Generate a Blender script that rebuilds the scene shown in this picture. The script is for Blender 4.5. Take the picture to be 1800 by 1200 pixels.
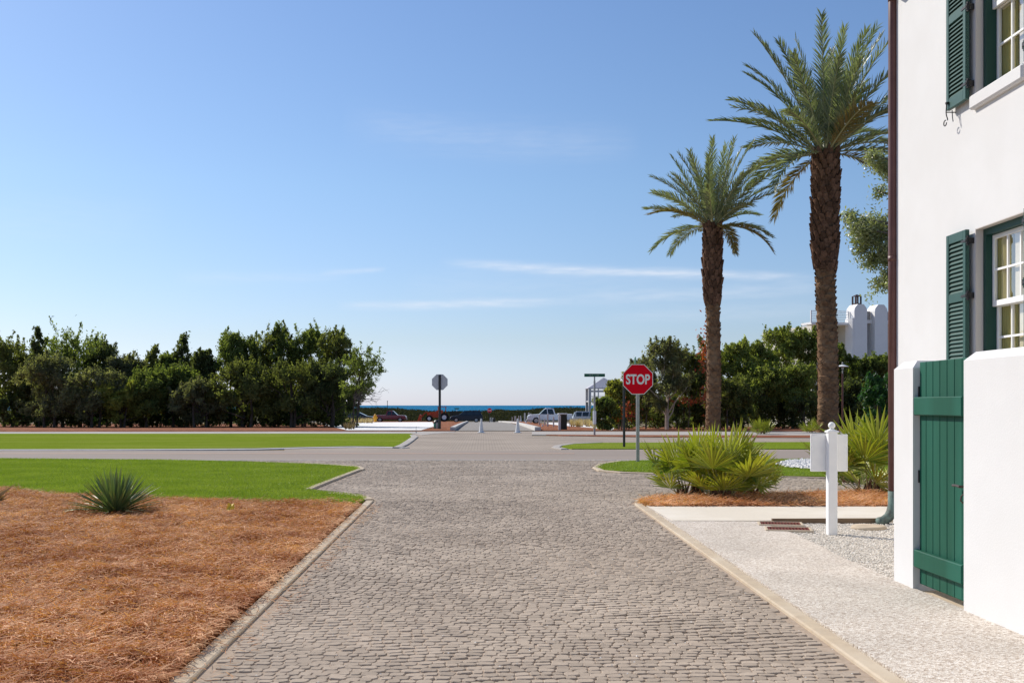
import bpy, math, random
import numpy as np
from mathutils import Vector
R = math.radians
rng = np.random.default_rng(7)
random.seed(7)
scene = bpy.context.scene
col = scene.collection
for o in list(bpy.data.objects): bpy.data.objects.remove(o)

# ------------------------------------------------------------------ camera
F, H, HV = 1900.0, 1.5, 712.0            # focal length in photo pixels, eye height, horizon row
YAW = math.atan(50 / F)
cam = bpy.data.cameras.new('camera'); camo = bpy.data.objects.new('camera', cam); col.objects.link(camo)
camo.location = (0, 0, H); camo.rotation_euler = (R(90), 0, -YAW)
cam.lens = 38.0; cam.sensor_width = 36.0; cam.shift_y = 112 / 1800.0
cam.clip_start = 0.1; cam.clip_end = 60000
scene.camera = camo

# ------------------------------------------------------------------ sky, sun, exposure
SUN_EL, SUN_AZ = 36.0, -46.0             # azimuth measured clockwise from +Y (the sea)
world = bpy.data.worlds.new('World'); scene.world = world; world.use_nodes = True
def build_world():
    nt = world.node_tree; N = nt.nodes; L = nt.links; N.clear()
    out = N.new('ShaderNodeOutputWorld'); bg = N.new('ShaderNodeBackground'); L.new(bg.outputs[0], out.inputs[0])
    sky = N.new('ShaderNodeTexSky'); sky.sky_type = 'NISHITA'; sky.sun_disc = False
    sky.sun_elevation = R(SUN_EL); sky.sun_rotation = R(SUN_AZ)
    sky.air_density = 1.0; sky.dust_density = 0.35; sky.ozone_density = 3.0; sky.altitude = 0
    hs = N.new('ShaderNodeHueSaturation'); hs.inputs['Saturation'].default_value = 1.0
    L.new(sky.outputs[0], hs.inputs['Color'])
    tint = N.new('ShaderNodeMix'); tint.data_type = 'RGBA'; tint.blend_type = 'MULTIPLY'; tint.inputs[0].default_value = 1
    L.new(hs.outputs[0], tint.inputs[6])
    tc = N.new('ShaderNodeTexCoord'); sp = N.new('ShaderNodeSeparateXYZ'); L.new(tc.outputs['Generated'], sp.inputs[0])
    def m(op, a, b=None, c=None):
        n = N.new('ShaderNodeMath'); n.operation = op
        for i, x in enumerate((a, b, c)):
            if x is None: continue
            if hasattr(x, 'links'): L.new(x, n.inputs[i])
            else: n.inputs[i].default_value = x
        return n.outputs[0]
    az = m('ARCTAN2', sp.outputs[0], sp.outputs[1])
    hor = m('SQRT', m('ADD', m('MULTIPLY', sp.outputs[0], sp.outputs[0]), m('MULTIPLY', sp.outputs[1], sp.outputs[1])))
    te = m('DIVIDE', sp.outputs[2], m('MAXIMUM', hor, 0.001))
    cr = N.new('ShaderNodeValToRGB'); L.new(te, cr.inputs[0]); e = cr.color_ramp.elements
    B = (0.86, 0.93, 1.12)
    stops = ((0, (.94, .985, 1.28)), (.06, (.94, .90, .90)), (.2, (1.04, 1.04, .95)), (.38, (1.05, 1.06, 1.0)))
    e[1].position = stops[3][0]
    els = [e[0], e[1]] + [e.new(p_) for p_, c_ in stops[1:3]]
    for q in e:
        c_ = min(stops, key=lambda t: abs(t[0] - q.position))[1]
        q.color = (B[0] * c_[0] / 1.45, B[1] * c_[1] / 1.45, B[2] * c_[2] / 1.45, 1)
    sc = N.new('ShaderNodeVectorMath'); sc.operation = 'SCALE'; sc.inputs['Scale'].default_value = 1.45
    L.new(cr.outputs[0], sc.inputs[0]); L.new(sc.outputs[0], tint.inputs[7])
    cv = N.new('ShaderNodeCombineXYZ'); L.new(m('MULTIPLY', az, 3.0), cv.inputs[0]); L.new(m('MULTIPLY', te, 26.0), cv.inputs[1])
    nz = N.new('ShaderNodeTexNoise'); nz.inputs['Scale'].default_value = 1.6; nz.inputs['Detail'].default_value = 7; nz.inputs['Roughness'].default_value = .6
    nz.inputs['Distortion'].default_value = .6
    L.new(cv.outputs[0], nz.inputs['Vector'])
    cv2 = N.new('ShaderNodeCombineXYZ'); L.new(m('MULTIPLY', az, 40.0), cv2.inputs[0]); L.new(m('MULTIPLY', te, 260.0), cv2.inputs[1])
    nf = N.new('ShaderNodeTexNoise'); nf.inputs['Scale'].default_value = 1.0; nf.inputs['Detail'].default_value = 4
    L.new(cv2.outputs[0], nf.inputs['Vector'])
    total = None
    def A(u): return math.atan((u - 900) / F) + YAW
    # streaks: (u0, v0, u1, v1, half thickness px, strength)
    for u0, v0, u1, v1, w, s in ((770, 464, 1440, 496, 8, .42), (590, 540, 1010, 529, 8, .34), (560, 483, 680, 475, 5, .22),
                                 (980, 528, 1480, 512, 14, .20), (600, 225, 1130, 262, 32, .10), (300, 500, 620, 488, 12, .10),
                                 (700, 505, 1250, 490, 22, .08), (-200, 430, 300, 400, 40, .05), (1050, 560, 1500, 545, 14, .12)):
        a0, a1 = A(u0), A(u1); e0, e1 = (HV - v0) / F, (HV - v1) / F
        t = m('DIVIDE', m('SUBTRACT', az, a0), a1 - a0)
        line = m('ADD', m('MULTIPLY', t, e1 - e0), e0)
        wob = m('MULTIPLY', m('SUBTRACT', nz.outputs[0], .5), w / F * 2.0)
        d = m('DIVIDE', m('SUBTRACT', m('ADD', te, wob), line), w / F)
        g = m('POWER', 2.718, m('MULTIPLY', m('MULTIPLY', d, d), -1.2))
        tw = m('SUBTRACT', m('MULTIPLY', t, 2), 1); tw4 = m('POWER', m('ABSOLUTE', tw), 4.0)
        g2 = m('MULTIPLY', m('MULTIPLY', g, m('MAXIMUM', m('SUBTRACT', 1, tw4), 0)), s)
        total = g2 if total is None else m('ADD', total, g2)
    mod = m('ADD', m('MULTIPLY', nf.outputs[0], 1.9), 0.05)
    total = m('MULTIPLY', total, mod)
    mix = N.new('ShaderNodeMix'); mix.data_type = 'RGBA'; L.new(total, mix.inputs[0]); mix.clamp_factor = True
    L.new(tint.outputs[2], mix.inputs[6]); mix.inputs[7].default_value = (7.6, 8.0, 8.8, 1)
    L.new(mix.outputs[2], bg.inputs[0]); bg.inputs[1].default_value = SKY_STRENGTH
SKY_STRENGTH = 0.094
build_world()
sl = bpy.data.lights.new('sun', 'SUN'); sl.energy = 4.2; sl.angle = R(.5); sl.color = (1.0, .94, .85)
so = bpy.data.objects.new('sun', sl); col.objects.link(so)
sd = Vector((math.sin(R(SUN_AZ)) * math.cos(R(SUN_EL)), math.cos(R(SUN_AZ)) * math.cos(R(SUN_EL)), math.sin(R(SUN_EL))))
so.rotation_euler = sd.to_track_quat('Z', 'Y').to_euler(); so.location = (-20, 20, 30)
scene.view_settings.view_transform = 'Standard'; scene.view_settings.look = 'None'
scene.view_settings.exposure = 0.25; scene.view_settings.gamma = 1

# ------------------------------------------------------------------ geometry helpers
CA, SA = math.cos(YAW), math.sin(YAW)
Y0 = 62.6
def zg(y): return -0.0115 * (y - Y0) if y > Y0 else 0.0
def P(u, d, z=0.0):                       # point seen in column u at depth d
    l = (u - 900) / F * d
    return (d * SA + l * CA, d * CA - l * SA, z)
def V(v, d): return H - (v - HV) * d / F  # height seen in row v at depth d
def G(u, v, dz=0.0):                      # ground point under pixel (u, v)
    d = H * F / max(v - HV, .5)
    for _ in range(60):
        x, y, _z = P(u, d); d = .5 * d + .5 * (H - zg(y)) * F / (v - HV)
    x, y, _z = P(u, d)
    return (x, y, zg(y) + dz)
def D(v): return H * F / (v - HV)
def unit(a): return a / (np.linalg.norm(a, axis=-1, keepdims=True) + 1e-12)

class MB:
    def __init__(s): s.v = []; s.n = 0; s.f = []
    def add(s, Vt, faces):
        Vt = np.asarray(Vt, float).reshape(-1, 3)
        if isinstance(faces, np.ndarray): s.f.append(faces.astype(np.int64) + s.n)
        else:
            by = {}
            for f in faces: by.setdefault(len(f), []).append(f)
            for k, fs in by.items(): s.f.append(np.array(fs, np.int64) + s.n)
        s.v.append(Vt); s.n += len(Vt); return s
    def box(s, x0, x1, y0, y1, z0, z1):
        v = [(x, y, z) for z in (z0, z1) for x, y in ((x0, y0), (x1, y0), (x1, y1), (x0, y1))]
        return s.add(v, [(3, 2, 1, 0), (4, 5, 6, 7), (0, 1, 5, 4), (1, 2, 6, 5), (2, 3, 7, 6), (3, 0, 4, 7)])
    def hull(s, c, f): return s.add(c, f)
    def rbox(s, x0, x1, y0, y1, z0, z1, b=.01):   # box with chamfered edges
        xs = (x0, x1); ys = (y0, y1); zs = (z0, z1); vs = []; idx = {}
        for i in range(2):
            for j in range(2):
                for k in range(2):
                    sx, sy, sz = (1, -1)[i], (1, -1)[j], (1, -1)[k]
                    for a in range(3):
                        p = [xs[i] + sx * b, ys[j] + sy * b, zs[k] + sz * b]
                        p[a] = (xs[i], ys[j], zs[k])[a]
                        idx[i, j, k, a] = len(vs); vs.append(p)
        fs = []
        for i in range(2): fs.append([idx[i, 0, 0, 0], idx[i, 1, 0, 0], idx[i, 1, 1, 0], idx[i, 0, 1, 0]])
        for j in range(2): fs.append([idx[0, j, 0, 1], idx[1, j, 0, 1], idx[1, j, 1, 1], idx[0, j, 1, 1]])
        for k in range(2): fs.append([idx[0, 0, k, 2], idx[1, 0, k, 2], idx[1, 1, k, 2], idx[0, 1, k, 2]])
        for a in range(2):
            for b2 in range(2):
                fs.append([idx[a, b2, 0, 0], idx[a, b2, 1, 0], idx[a, b2, 1, 1], idx[a, b2, 0, 1]])
                fs.append([idx[a, 0, b2, 0], idx[a, 1, b2, 0], idx[a, 1, b2, 2], idx[a, 0, b2, 2]])
                fs.append([idx[0, a, b2, 1], idx[1, a, b2, 1], idx[1, a, b2, 2], idx[0, a, b2, 2]])
        for i in range(2):
            for j in range(2):
                for k in range(2): fs.append([idx[i, j, k, 0], idx[i, j, k, 1], idx[i, j, k, 2]])
        return s.add(vs, fs)
    def prism(s, poly, z0, z1, axis='z', cap=True):
        n = len(poly)
        def mk(p, t): return (p[0], p[1], t) if axis == 'z' else ((p[0], t, p[1]) if axis == 'y' else (t, p[0], p[1]))
        v = [mk(p, z0) for p in poly] + [mk(p, z1) for p in poly]
        fs = [(i, (i + 1) % n, n + (i + 1) % n, n + i) for i in range(n)]
        if cap: fs += [tuple(range(n - 1, -1, -1)), tuple(range(n, 2 * n))]
        return s.add(v, fs)
    def tube(s, pts, rad, n=8, cap=True):
        pts = np.asarray(pts, float); m = len(pts); rad = np.broadcast_to(np.asarray(rad, float), (m,))
        T = unit(np.gradient(pts, axis=0)); ref = np.array([0, 0, 1.0]) if abs(T[0, 2]) < .9 else np.array([1.0, 0, 0])
        vs = []; u = unit(np.cross(T[0], ref))
        for i in range(m):
            u = unit(u - T[i] * np.dot(u, T[i])); w = np.cross(T[i], u)
            a = np.arange(n) * 2 * math.pi / n
            vs.append(pts[i] + rad[i] * (np.cos(a)[:, None] * u + np.sin(a)[:, None] * w))
        vs = np.concatenate(vs); i = np.arange(m - 1)[:, None] * n; j = np.arange(n)[None]; k = (j + 1) % n
        q = np.stack([(i + j).ravel(), (i + k).ravel(), (i + n + k).ravel(), (i + n + j).ravel()], 1)
        fs = [tuple(x) for x in q]
        if cap: fs += [tuple(range(n - 1, -1, -1)), tuple(range((m - 1) * n, m * n))]
        return s.add(vs, fs)
    def lathe(s, prof, c=(0, 0, 0), n=20):   # prof: (r, z)
        m = len(prof); vs = []
        for r, z in prof:
            for k in range(n):
                a = 2 * math.pi * k / n; vs.append((c[0] + r * math.cos(a), c[1] + r * math.sin(a), c[2] + z))
        fs = [(i * n + k, i * n + (k + 1) % n, (i + 1) * n + (k + 1) % n, (i + 1) * n + k) for i in range(m - 1) for k in range(n)]
        fs += [tuple(range(n - 1, -1, -1)), tuple(range((m - 1) * n, m * n))]
        return s.add(vs, fs)
    def build(s, name, mat, parent=None, origin=(0, 0, 0), smooth=False):
        me = bpy.data.meshes.new(name)
        vs = np.concatenate(s.v) - np.asarray(origin, float)
        me.vertices.add(len(vs)); me.vertices.foreach_set('co', vs.astype(np.float32).ravel())
        tot = np.concatenate([np.full(len(f), f.shape[1]) for f in s.f]); loops = np.concatenate([f.ravel() for f in s.f])
        me.loops.add(len(loops)); me.loops.foreach_set('vertex_index', loops.astype(np.int32))
        me.polygons.add(len(tot)); st = np.concatenate([[0], np.cumsum(tot)[:-1]])
        me.polygons.foreach_set('loop_start', st.astype(np.int32)); me.polygons.foreach_set('loop_total', tot.astype(np.int32))
        me.update(calc_edges=True)
        me.polygons.foreach_set('use_smooth', np.full(len(tot), bool(smooth)))
        me.materials.append(mat)
        o = bpy.data.objects.new(name, me); col.objects.link(o)
        if parent is not None: o.parent = parent
        return o

def tag(o, label=None, cat=None, group=None, kind=None):
    if label: o['label'] = label
    if cat: o['category'] = cat
    if group: o['group'] = group
    if kind: o['kind'] = kind
    return o
def empty(name, loc, label=None, cat=None, group=None, rz=0):
    o = bpy.data.objects.new(name, None); col.objects.link(o); o.location = loc; o.rotation_euler = (0, 0, rz)
    o.empty_display_size = .2
    return tag(o, label, cat, group)
def copy_tree(o, parent=None):
    c = o.copy(); col.objects.link(c)
    if parent is not None: c.parent = parent
    for ch in list(o.children): copy_tree(ch, c)
    return c

# ------------------------------------------------------------------ materials
MATS = {}
def M(name, c1, c2=None, scale=4.0, rough=.8, spec=.3, metal=0.0, bump=0.0, bscale=40.0, island=0.0, transl=0.0,
      detail=6.0, contrast=(.35, .65), stretch=(1, 1, 1), c3=None, s3=.5, coat=0.0, world_co=False, bdist=.02):
    mt = bpy.data.materials.new(name); mt.use_nodes = True; MATS[name] = mt
    nt = mt.node_tree; N = nt.nodes; L = nt.links; b = N['Principled BSDF']
    b.inputs['Roughness'].default_value = rough; b.inputs['Specular IOR Level'].default_value = spec
    b.inputs['Metallic'].default_value = metal; b.inputs['Coat Weight'].default_value = coat
    tc = N.new('ShaderNodeTexCoord'); mp = N.new('ShaderNodeMapping'); mp.inputs['Scale'].default_value = stretch
    L.new(tc.outputs['Object'], mp.inputs[0]); co = mp.outputs[0]
    def noise(sc, det=detail):
        n = N.new('ShaderNodeTexNoise'); n.inputs['Scale'].default_value = sc; n.inputs['Detail'].default_value = det
        n.inputs['Roughness'].default_value = .65; L.new(co, n.inputs['Vector']); return n.outputs[0]
    def mixc(f, a, bb, blend='MIX'):
        x = N.new('ShaderNodeMix'); x.data_type = 'RGBA'; x.blend_type = blend
        if hasattr(f, 'links'): L.new(f, x.inputs[0])
        else: x.inputs[0].default_value = f
        for i, q in ((6, a), (7, bb)):
            if hasattr(q, 'links'): L.new(q, x.inputs[i])
            else: x.inputs[i].default_value = (*q, 1)
        return x.outputs[2]
    def ramp(f, lo, hi):
        r = N.new('ShaderNodeMapRange'); r.inputs[1].default_value = lo; r.inputs[2].default_value = hi; L.new(f, r.inputs[0]); return r.outputs[0]
    colr = c1
    if c2 is not None: colr = mixc(ramp(noise(scale), *contrast), c1, c2)
    if c3 is not None: colr = mixc(ramp(noise(s3, 3.0), .45, .7), colr, c3)
    if island > 0:
        g = N.new('ShaderNodeNewGeometry'); r = N.new('ShaderNodeMapRange'); L.new(g.outputs['Random Per Island'], r.inputs[0])
        r.inputs[3].default_value = 1 - island; r.inputs[4].default_value = 1 + island
        cm = N.new('ShaderNodeCombineColor')
        for i in range(3): L.new(r.outputs[0], cm.inputs[i])
        colr = mixc(1.0, colr, cm.outputs[0], 'MULTIPLY')
    if hasattr(colr, 'links'): L.new(colr, b.inputs['Base Color'])
    else: b.inputs['Base Color'].default_value = (*colr, 1)
    if bump > 0:
        bp = N.new('ShaderNodeBump'); bp.inputs['Strength'].default_value = bump; bp.inputs['Distance'].default_value = bdist
        L.new(noise(bscale, 5.0), bp.inputs['Height']); L.new(bp.outputs[0], b.inputs['Normal'])
    if transl > 0:
        t = N.new('ShaderNodeBsdfTranslucent'); ms = N.new('ShaderNodeMixShader'); ms.inputs[0].default_value = transl
        if hasattr(colr, 'links'): L.new(mixc(1.0, colr, (1.25, 1.35, .7), 'MULTIPLY'), t.inputs[0])
        else: t.inputs[0].default_value = (*[min(1, q * w) for q, w in zip(colr, (1.25, 1.35, .7))], 1)
        L.new(b.outputs[0], ms.inputs[1]); L.new(t.outputs[0], ms.inputs[2]); L.new(ms.outputs[0], N['Material Output'].inputs[0])
    return mt

def leafmat(name, ca, cb, transl=.3, rough=.5, spec=.4):      # each leaf its own shade between two hues
    mt = M(name, ca, None, rough=rough, spec=spec); nt = mt.node_tree; N = nt.nodes; L = nt.links; b = N['Principled BSDF']
    g = N.new('ShaderNodeNewGeometry'); x = N.new('ShaderNodeMix'); x.data_type = 'RGBA'; L.new(g.outputs['Random Per Island'], x.inputs[0])
    tc = N.new('ShaderNodeTexCoord'); nz = N.new('ShaderNodeTexNoise'); nz.inputs['Scale'].default_value = .9; L.new(tc.outputs['Object'], nz.inputs['Vector'])
    md = N.new('ShaderNodeMath'); md.operation = 'MULTIPLY_ADD'; L.new(nz.outputs[0], md.inputs[0]); md.inputs[1].default_value = 2.2; md.inputs[2].default_value = -.85
    av = N.new('ShaderNodeMath'); av.operation = 'ADD'; L.new(md.outputs[0], av.inputs[0]); L.new(g.outputs['Random Per Island'], av.inputs[1])
    hv = N.new('ShaderNodeMath'); hv.operation = 'MULTIPLY'; hv.use_clamp = True; L.new(av.outputs[0], hv.inputs[0]); hv.inputs[1].default_value = .6
    L.new(hv.outputs[0], x.inputs[0])
    x.inputs[6].default_value = (*ca, 1); x.inputs[7].default_value = (*cb, 1)
    L.new(x.outputs[2], b.inputs['Base Color'])
    t = N.new('ShaderNodeBsdfTranslucent'); ms = N.new('ShaderNodeMixShader'); ms.inputs[0].default_value = transl
    y = N.new('ShaderNodeMix'); y.data_type = 'RGBA'; y.blend_type = 'MULTIPLY'; y.inputs[0].default_value = 1
    L.new(x.outputs[2], y.inputs[6]); y.inputs[7].default_value = (1.4, 1.6, .6, 1); L.new(y.outputs[2], t.inputs[0])
    L.new(b.outputs[0], ms.inputs[1]); L.new(t.outputs[0], ms.inputs[2]); L.new(ms.outputs[0], N['Material Output'].inputs[0])
    return mt

def speckle(name, cols, scale, rough=.9, bump=.3, big=None, chips=None):       # exposed shell aggregate and gravel
    mt = M(name, cols[0], None, rough=rough, spec=.2); nt = mt.node_tree; N = nt.nodes; L = nt.links; b = N['Principled BSDF']
    tc = N.new('ShaderNodeTexCoord'); vo = N.new('ShaderNodeTexVoronoi'); vo.inputs['Scale'].default_value = scale; L.new(tc.outputs['Object'], vo.inputs['Vector'])
    sp = N.new('ShaderNodeSeparateColor'); L.new(vo.outputs['Color'], sp.inputs[0])
    cr = N.new('ShaderNodeValToRGB'); L.new(sp.outputs[0], cr.inputs[0]); e = cr.color_ramp.elements
    e[0].color = (*cols[0], 1); e[1].color = (*cols[-1], 1)
    for i, c in enumerate(cols[1:-1]): q = e.new((i + 1) / (len(cols) - 1)); q.color = (*c, 1)
    nz = N.new('ShaderNodeTexNoise'); nz.inputs['Scale'].default_value = 1.3; nz.inputs['Detail'].default_value = 6; L.new(tc.outputs['Object'], nz.inputs['Vector'])
    mr = N.new('ShaderNodeMapRange'); mr.inputs[1].default_value = .3; mr.inputs[2].default_value = .7; mr.inputs[3].default_value = .86; mr.inputs[4].default_value = 1.08
    L.new(nz.outputs[0], mr.inputs[0]); cc = N.new('ShaderNodeCombineColor')
    for i in range(3): L.new(mr.outputs[0], cc.inputs[i])
    mx = N.new('ShaderNodeMix'); mx.data_type = 'RGBA'; mx.blend_type = 'MULTIPLY'; mx.inputs[0].default_value = 1
    L.new(cr.outputs[0], mx.inputs[6]); L.new(cc.outputs[0], mx.inputs[7]); L.new(mx.outputs[2], b.inputs['Base Color'])
    bp = N.new('ShaderNodeBump'); bp.inputs['Strength'].default_value = bump; bp.inputs['Distance'].default_value = .01
    L.new(vo.outputs['Distance'], bp.inputs['Height']); L.new(bp.outputs[0], b.inputs['Normal'])
    return mt

m_stucco = M('white_stucco', (.72, .712, .70), (.69, .682, .67), scale=1.2, rough=.95, spec=.1, bump=.25, bscale=60, bdist=.006, c3=(.69, .678, .66), s3=.6)
m_trim = M('pale_reveal', (.62, .58, .55), rough=.9, spec=.1, bump=.2, bscale=60, bdist=.004)
m_green = M('green_shutter_paint', (.026, .082, .066), (.034, .098, .080), scale=3, rough=.5, spec=.4, bump=.08, bscale=30, stretch=(1, 1, .15), bdist=.004)
m_gate = M('green_gate_paint', (.003, .066, .036), (.005, .084, .048), scale=2.5, rough=.6, spec=.25, bump=.12, bscale=30, stretch=(1, 1, .12), bdist=.004, c3=(.012, .115, .075), s3=1.1)
m_dgreen = M('dark_green_frame', (.012, .060, .048), rough=.5, spec=.35)
m_white = M('white_paint', (.87, .865, .85), (.83, .825, .81), scale=6, rough=.55, spec=.35)
m_iron = M('black_iron', (.02, .018, .018), rough=.5, spec=.5)
m_pipe = M('brown_downpipe_paint', (.105, .042, .036), (.135, .058, .048), scale=5, rough=.45, spec=.4)
m_copper = M('verdigris_copper', (.16, .24, .21), (.10, .10, .085), scale=9, rough=.75, spec=.3, bump=.2, bscale=60, bdist=.004)
m_glass = None
m_curtain = M('olive_curtain', (.62, .53, .18), (.42, .35, .12), scale=3, rough=.9, stretch=(1, 9, .3))
m_blind = M('tan_blind', (.88, .76, .56), (.78, .67, .50), scale=2, rough=.9, stretch=(1, 1, 8))
m_room = M('room_dark', (.05, .04, .03), rough=.9)
m_conc = M('tan_kerb_concrete', (.56, .455, .325), (.48, .385, .28), scale=9, rough=.9, spec=.15, bump=.3, bscale=50, bdist=.006, c3=(.60, .51, .39), s3=1.2)
m_wkerb = M('white_kerb_concrete', (.66, .64, .60), (.55, .52, .48), scale=3, rough=.9, spec=.15)
m_palec = M('pale_path_concrete', (.46, .42, .38), (.40, .365, .33), scale=2, rough=.9, spec=.15, c3=(.5, .46, .41), s3=.4)
m_beige = M('smooth_beige_concrete', (.74, .66, .54), (.68, .61, .50), scale=30, rough=.9, spec=.15, bump=.2, bscale=120, bdist=.004, c3=(.78, .71, .60), s3=1.0)
m_shell = speckle('shell_aggregate', [(.36, .28, .22), (.52, .44, .36), (.64, .56, .47), (.70, .63, .54), (.86, .80, .72)], 85, bump=.5)
m_gravel = speckle('white_shell_gravel', [(.28, .23, .18), (.58, .50, .42), (.74, .68, .60), (.86, .82, .75)], 55, bump=1.0)
m_pebble = M('pebble', (.76, .70, .61), rough=.9, spec=.15, island=.28)
m_wstone = M('white_stone', (.80, .77, .72), rough=.9, spec=.15, island=.15)
m_sett = M('tumbled_sett', (.412, .338, .266), (.360, .292, .230), scale=14, rough=.9, spec=.1, island=.12, bump=.3, bscale=90, bdist=.005, c3=(.49, .405, .32), s3=.35)
m_joint = M('joint_sand', (.36, .28, .21), (.46, .37, .29), scale=20, rough=1, spec=.05)
m_asph = M('worn_asphalt', (.345, .285, .240), (.300, .250, .212), scale=.7, rough=.92, spec=.12, stretch=(.15, 1, 1), bump=.3, bscale=60, bdist=.01, c3=(.370, .305, .256), s3=.35)
m_asph2 = M('grey_asphalt', (.33, .30, .265), (.295, .27, .24), scale=.5, rough=.92, spec=.12, bump=.3, bscale=50, bdist=.01)
m_orange = M('faded_orange_strip', (.46, .30, .21), (.38, .28, .22), scale=2, rough=.92)
m_straw = M('pine_straw_bed', (.40, .14, .05), (.14, .045, .018), scale=38, rough=1, spec=.05, bump=1.0, bscale=45, bdist=.03, stretch=(1, 1, 1), c3=(.36, .18, .09), s3=.9, contrast=(.4, .62))
m_strawf = M('pine_straw_far', (.46, .20, .10), (.17, .068, .040), scale=1.4, rough=1, spec=.05, bump=.8, bscale=5, bdist=.12, c3=(.27, .10, .065), s3=.25, contrast=(.35, .65))
m_needle = leafmat('pine_needle', (.38, .112, .032), (.98, .60, .33), transl=.15, rough=.75, spec=.2)
m_lawn = M('lawn_green', (.170, .235, .022), (.205, .270, .030), scale=3.0, rough=1, spec=.0, bump=.8, bscale=60, bdist=.03, stretch=(.35, 1, 1), c3=(.235, .28, .045), s3=.35)
m_blade = leafmat('grass_blade', (.165, .230, .022), (.310, .355, .070), transl=.35)
m_ground = M('sandy_ground', (.26, .19, .12), (.17, .14, .08), scale=.4, rough=1, spec=.05, bump=.5, bscale=3, bdist=.1, c3=(.34, .28, .2), s3=.08)
m_sand = M('white_sand', (.90, .87, .82), (.84, .81, .76), scale=.6, rough=1, spec=.05, bump=.05, bscale=3, bdist=.1)
m_scrubg = M('dune_ground', (.10, .085, .045), (.06, .062, .03), scale=.2, rough=1, spec=.05)
m_sea = M('sea_water', (.002, .125, .285), (.005, .160, .320), scale=.02, rough=.9, spec=.04, stretch=(.12, 1, 1), contrast=(.3, .7), c3=(.004, .165, .270), s3=.004)
m_bark = M('grey_bark', (.20, .165, .135), (.11, .09, .075), scale=6, rough=.95, spec=.1, bump=.6, bscale=12, bdist=.05)
m_barkd = M('dark_bark', (.11, .085, .068), (.07, .055, .045), scale=6, rough=.95, spec=.1)
m_ptrunk = M('palm_trunk_fibre', (.24, .14, .078), (.13, .072, .042), scale=5, rough=.95, spec=.1, bump=.7, bscale=14, bdist=.05, c3=(.30, .19, .11), s3=1.2)
m_boot = M('palm_boot', (.19, .105, .065), (.09, .046, .03), scale=7, rough=.95, spec=.1, island=.45, bump=.6, bscale=14, bdist=.04)
m_palml = leafmat('date_palm_leaflet', (.105, .140, .070), (.370, .375, .245), transl=.28, rough=.4, spec=.6)
m_palmo = leafmat('date_palm_old_leaflet', (.16, .14, .04), (.36, .24, .10), transl=.25, rough=.5, spec=.4)
m_rachis = M('palm_rachis', (.34, .33, .17), rough=.6, spec=.3)
m_palmetto = leafmat('palmetto_segment', (.100, .170, .016), (.52, .49, .065), transl=.22, rough=.4, spec=.5)
m_petiole = M('palmetto_petiole', (.34, .32, .14), rough=.7)
m_yucca = leafmat('yucca_blade', (.060, .110, .040), (.240, .300, .120), transl=.12, rough=.38, spec=.6)
m_dryl = M('dry_leaf', (.34, .18, .09), rough=.8, island=.3)
_l = lambda n, a, b: leafmat(n, a, b, transl=.5, rough=.8, spec=.12)
m_f = {'a': _l('scrub_leaf_olive', (0.068, 0.083, 0.032), (0.264, 0.256, 0.100)),
       'b': _l('scrub_leaf_green', (0.063, 0.091, 0.029), (0.291, 0.307, 0.106)),
       'c': _l('scrub_leaf_dark', (0.046, 0.062, 0.027), (0.193, 0.200, 0.092)),
       'd': _l('scrub_leaf_grey', (0.083, 0.091, 0.052), (0.312, 0.286, 0.177)),
       'e': _l('scrub_leaf_yellow', (0.119, 0.131, 0.030), (0.430, 0.389, 0.106)),
       'f': _l('thicket_leaf_bright', (0.087, 0.119, 0.030), (0.408, 0.405, 0.142)),
       'g': leafmat('dark_shrub_leaf', (.020, .065, .024), (.070, .150, .060), transl=.4),
       'o': leafmat('live_oak_leaf', (.15, .165, .08), (.48, .47, .28), transl=.35, rough=.35, spec=.6),
       'r': leafmat('red_leaf', (.34, .055, .02), (.52, .13, .05)),
       'n': leafmat('dry_brown_leaf', (.09, .06, .03), (.2, .13, .07))}
m_dune = leafmat('dune_scrub_leaf', (.050, .050, .025), (.110, .102, .052), transl=.1, rough=1, spec=0)
m_steel = M('galvanised_steel', (.42, .42, .41), (.34, .34, .335), scale=8, rough=.55, spec=.5, metal=.35)
m_blackp = M('black_post_paint', (.018, .017, .018), rough=.5, spec=.5)
m_stopred = M('stop_red', (.78, .003, .018), rough=.6, spec=.08)
m_signw = M('sign_white', (.82, .84, .84), rough=.5, spec=.4)
m_signgr = M('sign_green', (.004, .11, .060), rough=.5, spec=.4)
m_signback = M('sign_back', (.50, .51, .53), rough=.55, spec=.4, metal=.1)
m_yel = M('hydrant_yellow', (.80, .38, .01), rough=.5, spec=.4)
m_bin = M('bin_green', (.008, .14, .095), rough=.5, spec=.4)
m_box = M('utility_box_dark', (.040, .043, .033), rough=.7, spec=.3)
m_post = M('weathered_post', (.66, .62, .58), (.56, .53, .50), scale=4, rough=.9, stretch=(1, 1, .2), island=.2)
m_conew = M('cone_white', (.78, .77, .76), (.70, .69, .68), scale=5, rough=.6)
m_rubber = M('tyre_rubber', (.02, .02, .02), rough=.9)
m_rim = M('wheel_rim', (.45, .45, .46), rough=.35, metal=.6)
m_navy = M('navy_car_paint', (.008, .013, .030), rough=.4, spec=.3, coat=.2)
m_darkcar = M('charcoal_car_paint', (.035, .040, .055), rough=.3, spec=.5, coat=.6)
m_redcar = M('maroon_car_paint', (.22, .010, .022), rough=.3, spec=.5, coat=.6)
m_whitecar = M('white_car_paint', (.74, .76, .80), rough=.3, spec=.5, coat=.6)
m_silver = M('silver_car_paint', (.52, .54, .58), rough=.3, spec=.5, coat=.6)
m_carglass = M('car_window_glass', (.02, .03, .035), rough=.08, spec=.8)
m_tractor = M('tractor_orange', (.52, .085, .03), rough=.5, spec=.4)
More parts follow.
